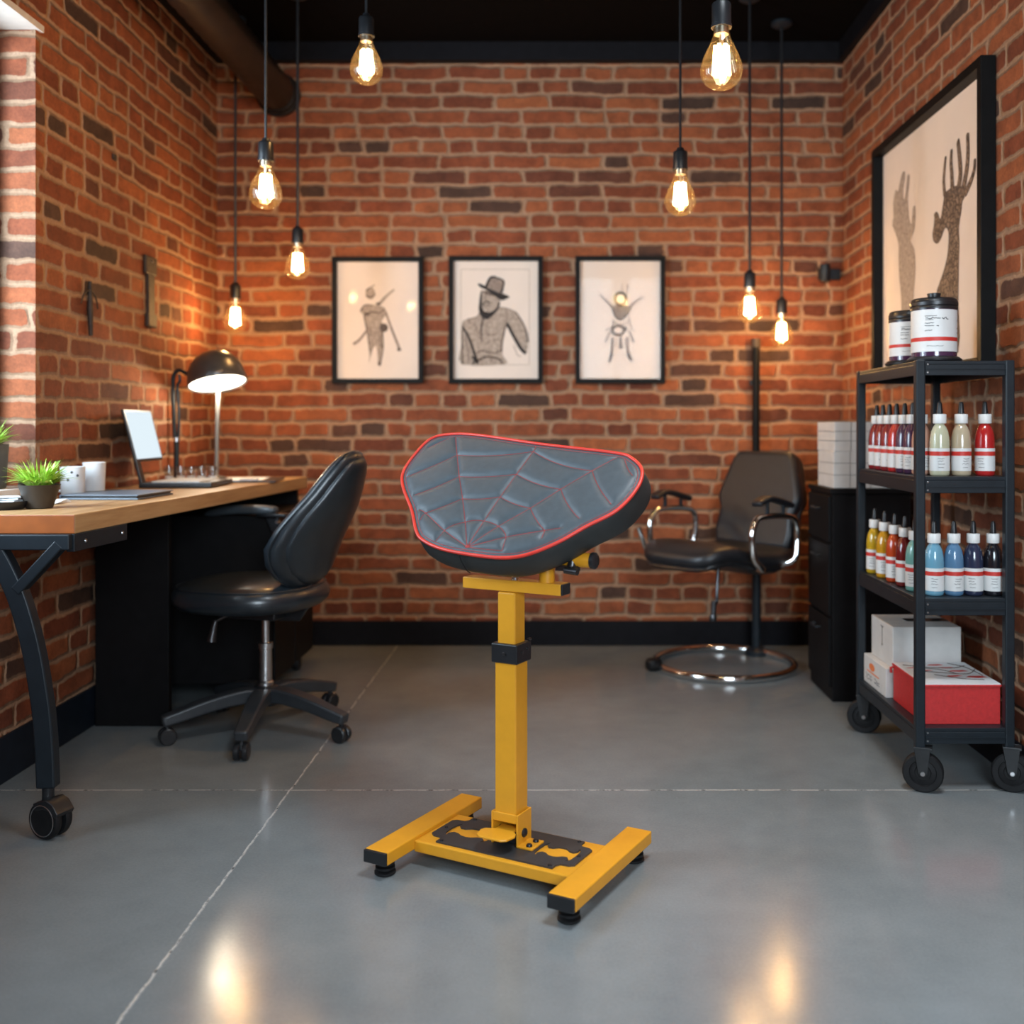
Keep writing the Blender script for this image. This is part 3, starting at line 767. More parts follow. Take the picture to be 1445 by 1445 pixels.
# cushion
PAD = [(-.2992, .1956), (-.2134, .1935), (-.0181, .1638), (.1798, .139), (.2291, .1222), (.2643, .0864), (.2686, .034), (.2415, -.0303), (.1847, -.0793), (.1377, -.1235), (.0812, -.1605), (.0278, -.1761), (-.0464, -.1759), (-.1434, -.165), (-.2098, -.1428), (-.2427, -.1154), (-.2851, -.057), (-.3502, .0175), (-.374, .0688), (-.366, .1374), (-.346, .1801)]
WEB = [[(-.0827, -.1555), (-.1629, -.1141), (-.2396, -.0652), (-.2625, -.0561)], [(-.0827, -.1555), (-.1184, -.0873), (-.1578, -.0182), (-.1992, .0504), (-.2389, .1211), (-.2735, .1832)], [(-.0827, -.1555), (-.0707, -.0813), (-.059, -.0084), (-.0451, .0629), (-.0313, .138), (-.0328, .1569)], [(-.0827, -.1555), (-.0273, -.0942), (.0322, -.0379), (.0872, .0211), (.1454, .0795), (.1923, .1237)], [(-.0827, -.1555), (-.0391, -.1393), (.0049, -.1226), (.0923, -.0983), (.1267, -.0887)], [(-.0827, -.1555), (-.0364, -.1584), (.0093, -.1594)], [(-.1725, -.1439), (-.1629, -.1141), (-.1464, -.0981), (-.1184, -.0873), (-.0958, -.0807), (-.0707, -.0813), (-.0483, -.0858), (-.0273, -.0942), (-.0088, -.1065), (.0049, -.1226), (.0093, -.1594)], [(-.2449, -.0858), (-.2444, -.0743), (-.2396, -.0652), (-.202, -.0462), (-.1578, -.0182), (-.1112, -.0175), (-.059, -.0084), (-.0153, -.0271), (.0322, -.0379), (.0615, -.0718), (.0923, -.0983), (.0925, -.1199)], [(-.2991, -.0111), (-.2506, .0143), (-.1992, .0504), (-.124, .052), (-.0451, .0629), (.0204, .0348), (.0872, .0211), (.1216, -.0238), (.1618, -.0598)], [(-.3523, .047), (-.296, .0797), (-.2389, .1211), (-.1298, .1217), (-.0313, .138), (.0539, .0978), (.1454, .0795), (.1787, .0306), (.2236, -.0158)], [(-.3354, .1454), (-.2923, .1807)], [(.212, .1186), (.2297, .0886), (.2475, .0691)]]
u_ = Vector((math.cos(R(28)), -math.sin(R(28)), 0)); v_ = Vector((math.sin(R(28)) * math.cos(R(45)), math.cos(R(28)) * math.cos(R(45)), math.sin(R(45)))); n_ = u_.cross(v_)
o_ = Vector((-.0806, 2.33, .842))
MW = Matrix(((u_.x, v_.x, n_.x, o_.x), (u_.y, v_.y, n_.y, o_.y), (u_.z, v_.z, n_.z, o_.z), (0, 0, 0, 1)))
ML = (Matrix.Translation((SX, SY, 0)) @ Matrix.Rotation(TH28, 4, 'Z')).inverted() @ MW
OUT = [(p.x, p.y) for p in spline([(x, y, 0) for x, y in PAD], 8, True)]
NO = len(OUT)
def offset(L, dd):
    res = []
    for i in range(len(L)):
        a, c = L[i - 1], L[(i + 1) % len(L)]; t = Vector((c[0] - a[0], c[1] - a[1])).normalized(); res.append((L[i][0] + t.y * dd, L[i][1] - t.x * dd))
    return res
area2 = sum(OUT[i][0] * OUT[(i + 1) % NO][1] - OUT[(i + 1) % NO][0] * OUT[i][1] for i in range(NO))
SGN = 1 if area2 > 0 else -1     # offset(+) = outwards for CCW
TPAD = .073
bm = B()
rings = []
for dd, zz in ((-.004, 0), (.0, -.006), (.004, -.022), (.005, -.042), (.004, -.056), (.001, -.066), (-.008, -TPAD)):
    rings.append([bm.verts.new((x, y, zz)) for x, y in offset(OUT, SGN * dd)])
for a, c in zip(rings, rings[1:]):
    for i in range(NO): bm.faces.new((a[i], a[(i + 1) % NO], c[(i + 1) % NO], c[i]))
f = bm.faces.new(rings[-1]); bmesh.ops.triangulate(bm, faces=[f])
bmesh.ops.transform(bm, matrix=ML, verts=bm.verts)
cu = obj('cushion', bm, PADSIDE, st, 50)
segs = []
def web_line(i, L):
    cuts = {6: (0, 1, 3, 5, 7, 9, 10), 7: (0, 2, 4, 6, 8, 10, 11), 8: (0, 2, 4, 6, 8), 9: (0, 2, 4, 6, 8)}.get(i)
    if not cuts: return [(p.x, p.y) for p in spline([(x, y, 0) for x, y in L], 5)]
    out = []
    for a, c in zip(cuts, cuts[1:]):      # each panel's arc sags on its own between two spokes
        if c - a == 1: seg_ = [L[a], L[c]]
        else:
            p0, m, p1 = L[a], L[a + 1], L[c]; q_ = (2 * m[0] - .5 * p0[0] - .5 * p1[0], 2 * m[1] - .5 * p0[1] - .5 * p1[1])
            seg_ = [((1 - t) ** 2 * p0[0] + 2 * t * (1 - t) * q_[0] + t * t * p1[0], (1 - t) ** 2 * p0[1] + 2 * t * (1 - t) * q_[1] + t * t * p1[1]) for t in [k / 8 for k in range(9)]]
        out += seg_ if not out else seg_[1:]
    return out
WEBS = [web_line(i, L) for i, L in enumerate(WEB)]
for L in WEBS:
    for a, c in zip(L, L[1:]): segs.append((a, c))
def dseg(p, a, c):
    dx, dy = c[0] - a[0], c[1] - a[1]; l2 = dx * dx + dy * dy
    t = 0 if l2 == 0 else max(0, min(1, ((p[0] - a[0]) * dx + (p[1] - a[1]) * dy) / l2))
    return math.hypot(p[0] - a[0] - t * dx, p[1] - a[1] - t * dy)
INN = offset(OUT, -SGN * .010)
bsegs = [(INN[i], INN[(i + 1) % NO]) for i in range(NO)]
osegs = [(OUT[i], OUT[(i + 1) % NO]) for i in range(NO)]
def puff(p):
    dw = min(dseg(p, a, c) for a, c in segs); db = min(dseg(p, a, c) for a, c in bsegs)
    do = min(dseg(p, a, c) for a, c in osegs)
    m = min(dw, db) if inpoly(p, INN) else 0
    return .0068 * (1 - math.exp(-m / .0062)) + .004 * (1 - math.exp(-do / .03)) - .001
vs = [Vector(p) for p in offset(OUT, -SGN * .001)]; ed = [(i, (i + 1) % NO) for i in range(NO)]
k0 = len(vs); vs += [Vector(p) for p in INN]; ed += [(k0 + i, k0 + (i + 1) % NO) for i in range(NO)]
hole = offset(OUT, -SGN * .004)
x = -.39
stp = .0058; row = 0; y = -.19
while y < .21:
    x = -.39 + (stp / 2 if row % 2 else 0)
    while x < .285:
        if inpoly((x, y), hole): vs.append(Vector((x, y)))
        x += stp
    y += stp * .87; row += 1
for L in WEBS:
    k0 = len(vs); m_ = 0
    for p in L:
        vs.append(Vector(p)); m_ += 1
    for i in range(m_ - 1): ed.append((k0 + i, k0 + i + 1))
ov, oe, of, *_ = geometry.delaunay_2d_cdt(vs, ed, [list(range(NO))], 1, 1e-5)
bm = B(); tv = [bm.verts.new((p.x, p.y, puff(p))) for p in ov]
for f in of:
    try: bm.faces.new([tv[i] for i in f])
    except ValueError: pass
bmesh.ops.transform(bm, matrix=ML, verts=bm.verts)
top = obj('quilted_top', bm, PADTOP, cu, 70)
bm = B(); tube(bm, [(p[0], p[1], -.0002) for p in OUT], .0040, 10, True); bmesh.ops.transform(bm, matrix=ML, verts=bm.verts); obj('piping', bm, REDP, cu, 60)['label'] = 'red piping'
bm = B()
for L in WEBS: tube(bm, [(p[0], p[1], puff(p) + .0004) for p in L], .0009, 6)
L = INN; tube(bm, [(p[0], p[1], puff(p) + .0002) for p in L], .0008, 6, True)
lathe(bm, [(0, .0035), (.004, .003), (.0055, 0), (0, -.001)][::-1], 12, Matrix.Translation((-.0827, -.1555, .001)))
bmesh.ops.transform(bm, matrix=ML, verts=bm.verts); obj('web_stitching', bm, REDT, cu, 60)['label'] = 'red spider-web stitching'
bm = B(); p = min(offset(OUT, SGN * .0045), key=lambda p: math.hypot(p[0] + .095, p[1] + .176))
tube(bm, [(p[0], p[1] - .0005, -.004), (p[0], p[1] - .0045, -.02), (p[0], p[1] - .005, -.042), (p[0], p[1] - .004, -.056), (p[0], p[1] + .0, -.0665)], .0012, 6); bmesh.ops.transform(bm, matrix=ML, verts=bm.verts); obj('side_seam', bm, RUB, cu)

# ------------------------------------------------------------------ desk
ENDWOOD = pm('orange_oak_end_band', (.31, .078, .012), .45, var=.22, scale=14)
ZD = .785; TD = .047
dk = thing('desk', 'long wooden desk with black steel legs along the left brick wall under the window', 'desk', (-1.36, 2.5, 0))
DX, DY = -1.36, 2.5
near = (-1.184, 2.50); far = (-1.085, 4.40)
bm = B(); prism(bm, [(XL + .004 - DX, 0), (near[0] - DX, 0), (far[0] - DX, far[1] - DY), (XL + .004 - DX, far[1] - DY)], ZD - TD, ZD)
bm.faces.ensure_lookup_table()
for f in bm.faces:
    if all(v.co.y < .001 for v in f.verts): f.material_index = 1
obj('desktop', bm, [WOOD, ENDWOOD], dk, 0, .003)
# curved near leg + brace + beam
LP = [(-1.249, .121), (-1.2515, .20), (-1.257, .28), (-1.265, .346), (-1.286, .467), (-1.321, .588), (-1.367, .685), (-1.41, .738)]
bm = B(); tube(bm, spline([(x - DX, 0, z) for x, z in LP], 5), 1, rect=(.034, .046), up=(1, 0, .25)); lg = obj('curved_leg', bm, BLKM, dk, 30, .004)
def desk_caster(x, y, rz):
    M = Matrix.Translation((x, y, 0)) @ Matrix.Rotation(rz, 4, 'Z')
    bm = B(); cyl(bm, M @ Vector((.0, 0, .085)), M @ Vector((.0, 0, .125)), .014, 14)
    prism(bm, [(-.022, .085), (.020, .098), (.040, .090), (.058, .068), (.052, .058), (.034, .070), (.010, .074), (-.016, .066)], -.026, .026, 'y', M); c_ = obj('caster', bm, BLKP, lg, 30, .002)
    for s in (-1, 1):
        bm = B(); lathe(bm, [(0, -.011), (.030, -.011), (.0445, -.009), (.047, -.004), (.047, .004), (.0445, .009), (.030, .011), (.012, .007), (0, .007)], 36, M @ Matrix.Translation((.008, s * .015, .047)) @ Matrix.Rotation(R(90), 4, 'X')); w_ = obj('wheel', bm, RUB, lg, 35)
    bm = B(); tube(bm, [M @ Vector((.008 + .037 * math.cos(a), -.0262, .047 + .037 * math.sin(a))) for a in [2 * PI * i / 32 for i in range(32)]], .0012, 6, True); obj('wheel_rim', bm, STEEL, lg)
desk_caster(-1.249 - DX, 0, R(-22))
bm = B(); tube(bm, [(-1.322 - DX, 0, .60), (-1.215 - DX, 0, .715)], 1, rect=(.026, .038), up=(0, 1, 0)); obj('leg_brace', bm, BLKM, dk, 0, .003)
bm = B(); bb(bm, -1.55 - DX, -1.19 - DX, -.018, .018, .700, ZD - TD); obj('end_beam', bm, BLKM, dk, 0, .003)
bm = B(); prism(bm, [(-1.205 - DX, .0), (-1.185 - DX, 0), (-1.170 - DX, .27), (-1.190 - DX, .27)], .694, ZD - TD); bk = obj('rail_bracket', bm, BLKM, dk, 0, .002)
for yy in (.05, .24):
    bm = B(); lathe(bm, [(0, 0), (.005, 0), (.004, .003), (0, .0035)], 10, Matrix.Translation((-1.184 - DX + yy * .055, yy, .716)) @ Matrix.Rotation(R(90), 4, 'Y')); obj('bolt', bm, STEEL, bk)
bm = B(); bb(bm, -1.55 - DX, -1.305 - DX, 3.416 - DY, 3.445 - DY, 0, ZD - TD); obj('side_panel', bm, DARKW, dk, 0, .002)
bm = B(); bb(bm, -1.55 - DX, -1.52 - DX, 3.445 - DY, 4.39 - DY, .12, ZD - TD); obj('modesty_panel', bm, DARKW, dk, 0)
bm = B(); bb(bm, -1.55 - DX, -1.12 - DX, 4.36 - DY, 4.39 - DY, 0, ZD - TD); obj('side_panel', bm, DARKW, dk, 0)
# pedestal under the desk
pe = thing('drawer_pedestal', 'black wheeled drawer pedestal under the far end of the desk', 'cabinet', (-1.26, 3.965, 0))
bm = B(); bb(bm, -.25, .225, -.29, .29, .075, .68); ped_ = obj('body', bm, DARKW, pe, 0, .003)
for y0_, y1_, z0_, z1_ in ((-.28, .28, .52, .672), (-.28, -.005, .085, .51), (.005, .28, .085, .51)):
    bm = B(); bb(bm, .225, .236, y0_, y1_, z0_, z1_); dr = obj('drawer', bm, DARKW, pe, 0, .002)
    bm = B(); yc = y1_ - .09 if z1_ < .6 else (y0_ + y1_) / 2
    cyl(bm, (.236, yc, z1_ - .09), (.25, yc, z1_ - .09), .006, 12); lathe(bm, [(0, 0), (.013, 0), (.015, .006), (.012, .012), (0, .014)], 16, Matrix.Translation((.248, yc, z1_ - .09)) @ Matrix.Rotation(R(90), 4, 'Y')); obj('knob', bm, STEEL, dr)
for x in (-.19, .18):
    for y in (-.23, .24):
        bm = B(); lathe(bm, [(0, -.012), (.028, -.012), (.030, -.008), (.030, .008), (.028, .012), (0, .012)], 24, Matrix.Translation((x, y, .030)) @ Matrix.Rotation(R(90), 4, 'Y')); box(bm, (x, y, .066), (.034, .034, .020)); obj('caster', bm, RUB, pe, 35)

# ------------------------------------------------------------------ things on the desk and sill
def grass_tuft(root, z, r, h, n, lean, seed):
    rnd = random.Random(seed); bm = B()
    for i in range(n):
        a = rnd.uniform(0, 2 * PI); rr = r * math.sqrt(rnd.random()) * .8; l = h * rnd.uniform(.6, 1.1); ln = lean * rnd.uniform(.25, 1.1)
        d_ = Vector((math.cos(a), math.sin(a), 0)); p0 = d_ * rr + Vector((0, 0, z)); sd = Vector((-d_.y, d_.x, 0)); w0 = rnd.uniform(.0028, .0045)
        pv = None
        for k in range(6):
            t = k / 5; ph_ = ln * 2.3 * (.55 + .45 * t); p = p0 + Vector((0, 0, l * t * math.cos(ph_))) + d_ * (l * t * math.sin(ph_))
            ww = w0 * (1 - t ** 1.6) + .0003; q_ = [bm.verts.new(p - sd * ww), bm.verts.new(p + d_ * ww * .35 - Vector((0, 0, ww * .4))), bm.verts.new(p + sd * ww)]
            if pv:
                bm.faces.new((pv[0], pv[1], q_[1], q_[0])); bm.faces.new((pv[1], pv[2], q_[2], q_[1]))
            pv = q_
    o = obj('foliage', bm, GRASS, root, 60); return o
pl = thing('potted_grass', 'small bright green grass plant in a tapered dark pot on the near end of the desk', 'plant', (-1.372, 2.70, ZD))
bm = B(); lathe(bm, [(0, 0), (.030, 0), (.033, .002), (.051, .061), (.052, .0625), (.0485, .0625), (.046, .056), (0, .056)], 36); obj('pot', bm, POT, pl, 35)
bm = B(); lathe(bm, [(0, .05), (.0465, .0555), (.02, .060), (0, .061)], 24); obj('soil', bm, SOIL, pl)
grass_tuft(pl, .057, .034, .075, 230, .55, 3)
p2 = thing('potted_grass', 'taller green plant in a grey square-sided pot on the window sill at the left edge', 'plant', (-1.632, 2.90, WZ0 + .018))
bm = B(); lathe(bm, [(0, 0), (.046, 0), (.048, .003), (.054, .124), (.054, .127), (.049, .127), (.047, .115), (0, .115)], 32, ex=5); obj('pot', bm, POTG, p2, 35)
bm = B(); lathe(bm, [(0, .110), (.046, .116), (0, .122)], 24); obj('soil', bm, SOIL, p2)
grass_tuft(p2, .115, .04, .085, 150, .48, 5)
# mugs
mg = thing('mug', 'white mug behind the small grass plant on the desk', 'mug', (-1.475, 3.10, ZD))
def cup(root, r0, r1, h, nm='body', m=CERAM):
    bm = B(); lathe(bm, [(0, 0), (r0 * .9, 0), (r0, .004), (r1, h - .001), (r1 - .001, h), (r1 - .003, h - .001), (r0 - .004, .008), (0, .007)], 32); return obj(nm, bm, m, root, 40)
cup(mg, .032, .036, .094)
bm = B(); tube(bm, spline([(-.033, 0, .075), (-.055, 0, .072), (-.062, 0, .048), (-.052, 0, .024), (-.032, 0, .02)], 5), .0045, 8); obj('handle', bm, CERAM, mg)
for a, z in ((-1.2, .078), (-.75, .068), (-1.5, .055)):
    bm = B(); lathe(bm, [(0, 0), (.004, 0), (.003, .0006), (0, .0008)], 10, Matrix.Translation((.0355 * math.cos(a), .0355 * math.sin(a), z)) @ Matrix.Rotation(a, 4, 'Z') @ Matrix.Rotation(R(90), 4, 'Y')); obj('dot', bm, INK, mg)
c2 = thing('paper_cup', 'tall plain white cup just right of the white mug on the desk', 'cup', (-1.455, 3.20, ZD))
cup(c2, .030, .034, .104)
# black dish with tissues at the left edge
di = thing('dish', 'low black dish holding white paper at the left edge of the desk', 'dish', (-1.445, 2.665, ZD))
bm = B(); lathe(bm, [(0, 0), (.045, 0), (.058, .014), (.060, .022), (.057, .022), (.050, .010), (0, .008)], 32); obj('tray', bm, BLKP, di)
ti = thing('folded_paper', 'folded white papers lying in the low black dish on the desk', 'paper', (-1.445, 2.665, ZD + .0086))
bm = B()
for i in range(5): box(bm, (0, 0, .003 + i * .005), (.07, .055, .0038), Matrix.Rotation(.25 * i - .4, 4, 'Z'))
obj('sheet', bm, WPAPER, ti, 0, .001)
pdm = thing('paper_stack', 'loose white papers behind the small plant on the desk', 'paper', (-1.46, 2.87, ZD))
bm = B()
for i in range(4): box(bm, (0, 0, .001 + i * .002), (.13, .11, .0018), Matrix.Rotation(.1 * i, 4, 'Z'))
obj('sheet', bm, WPAPER, pdm, 0)
bx = thing('desk_organiser', 'small grey open box behind the mug near the window corner', 'box', (-1.525, 2.98, ZD))
bm = B(); bb(bm, -.036, .036, -.03, .03, 0, .006); bb(bm, -.036, -.032, -.03, .03, .006, .07); bb(bm, .032, .036, -.03, .03, .006, .07); bb(bm, -.032, .032, .026, .03, .006, .07); bb(bm, -.032, .032, -.03, -.026, .006, .05); obj('tray', bm, DSTEEL, bx, 0, .001)
# closed slate portfolio
pf = thing('portfolio', 'flat slate-blue closed portfolio lying on the desk in front of the mug', 'folder', (-1.345, 3.12, ZD), R(-2))
bm = B(); box(bm, (0, 0, .003), (.235, .25, .005)); box(bm, (0, .0, .0135), (.235, .25, .004)); box(bm, (-.115, 0, .008), (.006, .25, .014)); obj('cover', bm, SLATEBOOK, pf, 0, .0018)
bm = B(); box(bm, (.0, 0, .0085), (.222, .24, .005)); obj('pages', bm, BLKP, pf, 0)
# laptop
lt = thing('laptop', 'open laptop with a glowing pale screen on the desk in front of the lamp', 'laptop', (-1.345, 3.70, ZD), R(3))
bm = B(); bb(bm, -.125, .125, -.14, .14, .002, .020); lb = obj('base', bm, BLKP, lt, 0, .004)
bm = B()
for i in range(6):
    for j in range(11): bb(bm, -.085 + i * .028, -.062 + i * .028, -.126 + j * .0232, -.106 + j * .0232, .020, .0235)
obj('keyboard', bm, WHITEP, lb, 0)
bm = B(); bb(bm, .085, .118, -.05, .05, .020, .0206); obj('touchpad', bm, STEEL, lb, 0)
Ms = Matrix.Translation((-.118, 0, .016)) @ Matrix.Rotation(R(-14), 4, 'Y')
bm = B(); box(bm, (0, -.118, .045), (.010, .038, .09), Ms); obj('hinge_arm', bm, BLKP, lt, 0, .002)
bm = B(); box(bm, (0, 0, .172), (.010, .275, .190), Ms); ld = obj('lid', bm, BLKP, lt, 0, .003)
bm = B(); box(bm, (.0056, 0, .173), (.0012, .255, .172), Ms); obj('screen', bm, SCREEN, ld, 0)
# slim tablet / pad right of the laptop
tb_ = thing('clipboard', 'dark flat clipboard lying on the desk below the lamp, right of the laptop', 'clipboard', (-1.225, 4.06, ZD), R(8))
bm = B(); bb(bm, -.115, .115, -.15, .15, 0, .007); obj('board', bm, DSTEEL, tb_, 0, .002)
bm = B(); bb(bm, -.10, .06, -.135, .12, .007, .009); obj('sheet', bm, WPAPER, tb_, 0)
bm = B(); bb(bm, -.02, .05, -.148, -.125, .007, .016); obj('clip', bm, STEEL, tb_, 0, .002)
# ink caps
labs = ['small clear ink glass left of the black lamp stem on the desk', 'small clear ink glass just right of the black lamp stem', 'small clear ink glass second to the right of the black lamp stem', 'small clear ink glass third to the right of the black lamp stem', 'small clear ink glass nearest the silver lamp pole']
gp = thing('ink_glass', labs[0], 'glass', (-1.50, 3.93, ZD), 0, 'ink glasses behind the laptop')
bm = B(); lathe(bm, [(0, 0), (.014, 0), (.015, .002), (.019, .062), (.0175, .062), (.0135, .004), (0, .0035)], 20); obj('cup', bm, CLEARG, gp, 40)
bm = B(); lathe(bm, [(0, .004), (.0136, .005), (.0155, .026), (0, .026)], 20); obj('content', bm, CERAM, gp, 40)
for i, x in enumerate((-1.455, -1.415, -1.375, -1.333)):
    c_ = copy_tree(gp); c_.location = (x, 3.93, ZD); c_['label'] = labs[i + 1]
# lamp
LX, LY = -1.375, 4.10
la = thing('desk_lamp', 'gunmetal dome desk lamp, lit, standing at the far end of the desk', 'lamp', (LX, LY, ZD))
bm = B(); lathe(bm, [(0, 0), (.045, 0), (.045, .010), (.035, .016), (.012, .02), (0, .02)], 32); bb(bm, -.19, .03, -.03, .03, 0, .010); obj('base', bm, GUN, la, 35, .002)
bm = B(); tube(bm, [(0, .0, .015), (.002, .0, .2), (.008, .0, .39)], .0085, 14); obj('pole', bm, pm('satin_grey_metal', (.20, .20, .20), .45, .3, var=.06), la)
bm = B(); cyl(bm, (-.160, 0, .010), (-.160, 0, .16), .0105, 14); obj('stem', bm, BLKM, la)
bm = B(); cyl(bm, (-.160, 0, .155), (-.160, 0, .172), .0135, 14); obj('ferrule', bm, STEEL, la)
bm = B(); tube(bm, spline([(-.166, 0, .17), (-.172, 0, .30), (-.174, 0, .39), (-.168, 0, .425), (-.150, 0, .440), (-.128, 0, .432), (-.098, 0, .412), (-.075, 0, .405)], 6), .0085, 10); tube(bm, spline([(-.153, 0, .17), (-.150, 0, .26), (-.156, 0, .37), (-.146, 0, .40), (-.150, 0, .425)], 6), .0055, 8); obj('arm', bm, BLKM, la)
Mh = Matrix.Translation((.010, -.02, .395)) @ Matrix.Rotation(R(-13), 4, 'Y') @ Matrix.Rotation(R(-12), 4, 'X')
bm = B(); lathe(bm, [(.113, -.012), (.115, -.010), (.114, .012), (.108, .045), (.094, .078), (.070, .104), (.040, .120), (.014, .126), (0, .127), ][:], 40, Mh)
bmesh.ops.delete(bm, geom=[f for f in bm.faces if len(f.verts) > 30], context='FACES')
hd = obj('lamp_shade', bm, GUN, la, 50); sm = hd.modifiers.new('thick', 'SOLIDIFY'); sm.thickness = .003; sm.offset = -1
bm = B(); lathe(bm, [(0, -.006), (.108, -.006), (.108, .0), (0, .0)], 40, Mh); obj('diffuser', bm, LAMPGLOW, la, 35)
l = bpy.data.lights.new('desk_lamp_light', 'POINT'); l.shadow_soft_size = .03; l.energy = 5; l.color = (1, .82, .58)
lo = bpy.data.objects.new('desk_lamp_light', l); COL.objects.link(lo); lo.parent = la; lo.matrix_local = Mh @ Matrix.Translation((0, 0, -.045))

# ------------------------------------------------------------------ office chair
CX, CY = -.970, 3.375
oc = thing('office_chair', 'black leather swivel office chair with one armrest at the desk', 'chair', (CX, CY, 0), R(162))
rot = R(162)
for a in (-150, -87, -25, 60, 135):
    a = R(a) - rot; d_ = Vector((math.cos(a), math.sin(a), 0)); s_ = Vector((-d_.y, d_.x, 0))
    P = [d_ * .015 + Vector((0, 0, .118)), d_ * .08 + Vector((0, 0, .122)), d_ * .18 + Vector((0, 0, .108)), d_ * .27 + Vector((0, 0, .086)), d_ * .322 + Vector((0, 0, .074))]
    bm = B(); tube(bm, spline(P, 5), [1.25 - .45 * i / 20 for i in range(21)], rect=(.050, .040), up=(0, 0, 1)); lgo = obj('leg', bm, pm('grey_black_nylon', (.028, .032, .037), .38, var=.1), oc, 30, .007, seg=3)
    bm = B(); c0 = d_ * .306
    for s in (-1, 1): lathe(bm, [(0, -.009), (.022, -.009), (.026, -.006), (.0265, 0), (.026, .006), (.022, .009), (0, .009)], 24, Matrix.Translation(c0 + d_ * .0 + s_ * (s * .013) + Vector((0, 0, .0265))) @ Matrix.Rotation(math.atan2(d_.y, d_.x), 4, 'Z') @ Matrix.Rotation(R(90), 4, 'X'))
    cyl(bm, c0 + Vector((0, 0, .03)), c0 + Vector((0, 0, .075)), .008, 10); box(bm, c0 + Vector((0, 0, .040)), (.03, .012, .02)); obj('caster', bm, BLKP, lgo, 35)
bm = B(); lathe(bm, [(0, .085), (.045, .088), (.05, .11), (.045, .140), (.030, .150), (0, .150)], 28); obj('hub', bm, BLKP, oc)
bm = B(); lathe(bm, [(0, .145), (.026, .145), (.026, .16), (.0215, .165), (.0205, .268), (.024, .270), (.024, .288), (.0125, .291), (.0125, .395), (0, .395)], 24); obj('gas_lift', bm, STEEL, oc, 30)
bm = B(); box(bm, (.02, 0, .390), (.20, .14, .030)); tube(bm, [(-.05, 0, .388), (-.12, 0, .390), (-.148, 0, .43), (-.150, 0, .52)], 1, rect=(.05, .012), up=(0, 1, 0)); obj('mechanism', bm, BLKP, oc, 30, .004)
bm = B(); cyl(bm, (.09, .06, .390), (.12, .10, .370), .006, 10); tube(bm, [(.12, .10, .372), (.126, .105, .335), (.130, .108, .305)], [.007, .011, .015], 12); obj('lever', bm, DSTEEL, oc)
SO = Matrix.Translation((.050, 0, 0))
bm = B(); lathe(bm, [(0, .404), (.165, .405), (.213, .412), (.232, .430), (.237, .448), (.233, .466), (.221, .482), (.192, .495), (.115, .503), (0, .506)], 64, SO, ex=2.5); se = obj('seat', bm, LEATHER, oc, 60)
bm = B(); pts = []
for i in range(64):
    t = 2 * PI * i / 64; c, s_ = math.cos(t), math.sin(t); q_ = (abs(c) ** 2.5 + abs(s_) ** 2.5) ** (-1 / 2.5); pts.append((.2215 * q_ * c + .05, .2215 * q_ * s_, .4825))
tube(bm, pts, .003, 8, True); obj('seam', bm, LEATHER, se)
# backrest
lev = [(0, .055, .020), (.04, .095, .036), (.10, .135, .046), (.2, .172, .053), (.32, .192, .054), (.45, .188, .051), (.58, .168, .046), (.70, .136, .043), (.80, .112, .040), (.88, .090, .036), (.94, .070, .030), (.98, .045, .020), (1.0, .018, .006)]
def bx_(t): return -.145 - .155 * t - .03 * t * t + .028 * math.exp(-((t - .3) / .22) ** 2)
def back_loft(sw, dx, st_, lo=0, hi=1):
    bm = B(); rr = []
    for t, hw_, ht in lev:
        t2 = lo + (hi - lo) * t
        rg = []
        for i in range(40):
            a = 2 * PI * i / 40; c, s_ = math.cos(a), math.sin(a)
            yy = hw_ * sw * math.copysign(abs(c) ** .75, c); xx = ht * st_ * math.copysign(abs(s_) ** .8, s_)
            rg.append(bm.verts.new((bx_(t2) + xx + dx + .9 * yy * yy, yy, .478 + .445 * t2)))
        rr.append(rg)
    for a, c in zip(rr, rr[1:]):
        for i in range(40): bm.faces.new((a[i], a[(i + 1) % 40], c[(i + 1) % 40], c[i]))
    bm.faces.new(rr[0][::-1]); bm.faces.new(rr[-1]); return bm
ba = obj('backrest', back_loft(1, 0, 1), LEATHER, oc, 70)
obj('back_panel', back_loft(.86, -.028, .72, .04, .95), LEATHER, ba, 70)
pts = []
for t, hw_, ht in lev[:-1]: pts.append((bx_(t) - .004 + .9 * (hw_ * 1.0) ** 2, hw_ * 1.004, .478 + .445 * t))
pts += [(p[0], -p[1], p[2]) for p in pts[::-1]]
bm = B(); tube(bm, spline(pts, 3, True), .0032, 8, True); obj('seam', bm, LEATHER, ba)
# far-side armrest (chair's right hand is towards +y local after the turn -> use -y)
bm = B(); AY = -.225
def wa(v): return Vector((v.x, v.y, v.z - .9 * max(0, v.x - .23) ** 2 + .0))
pillow(bm, (.255, AY, .705), (.30, .062, .034), .6, .5, 32, 12, None, wa); ar = obj('armrest', bm, ARMPAD, oc, 60)
bm = B(); tube(bm, spline([(.13, AY, .692), (.09, AY, .60), (.05, AY, .45), (.05, AY + .08, .396), (.05, AY + .16, .394)], 6), 1, rect=(.045, .014), up=(0, 1, 0)); box(bm, (.12, AY, .687), (.12, .04, .012)); obj('arm_support', bm, BLKP, ar, 30, .003)
bm = B(); cyl(bm, (.09, AY + .012, .665), (.09, AY + .026, .665), .006, 10); obj('bolt', bm, STEEL, ar)

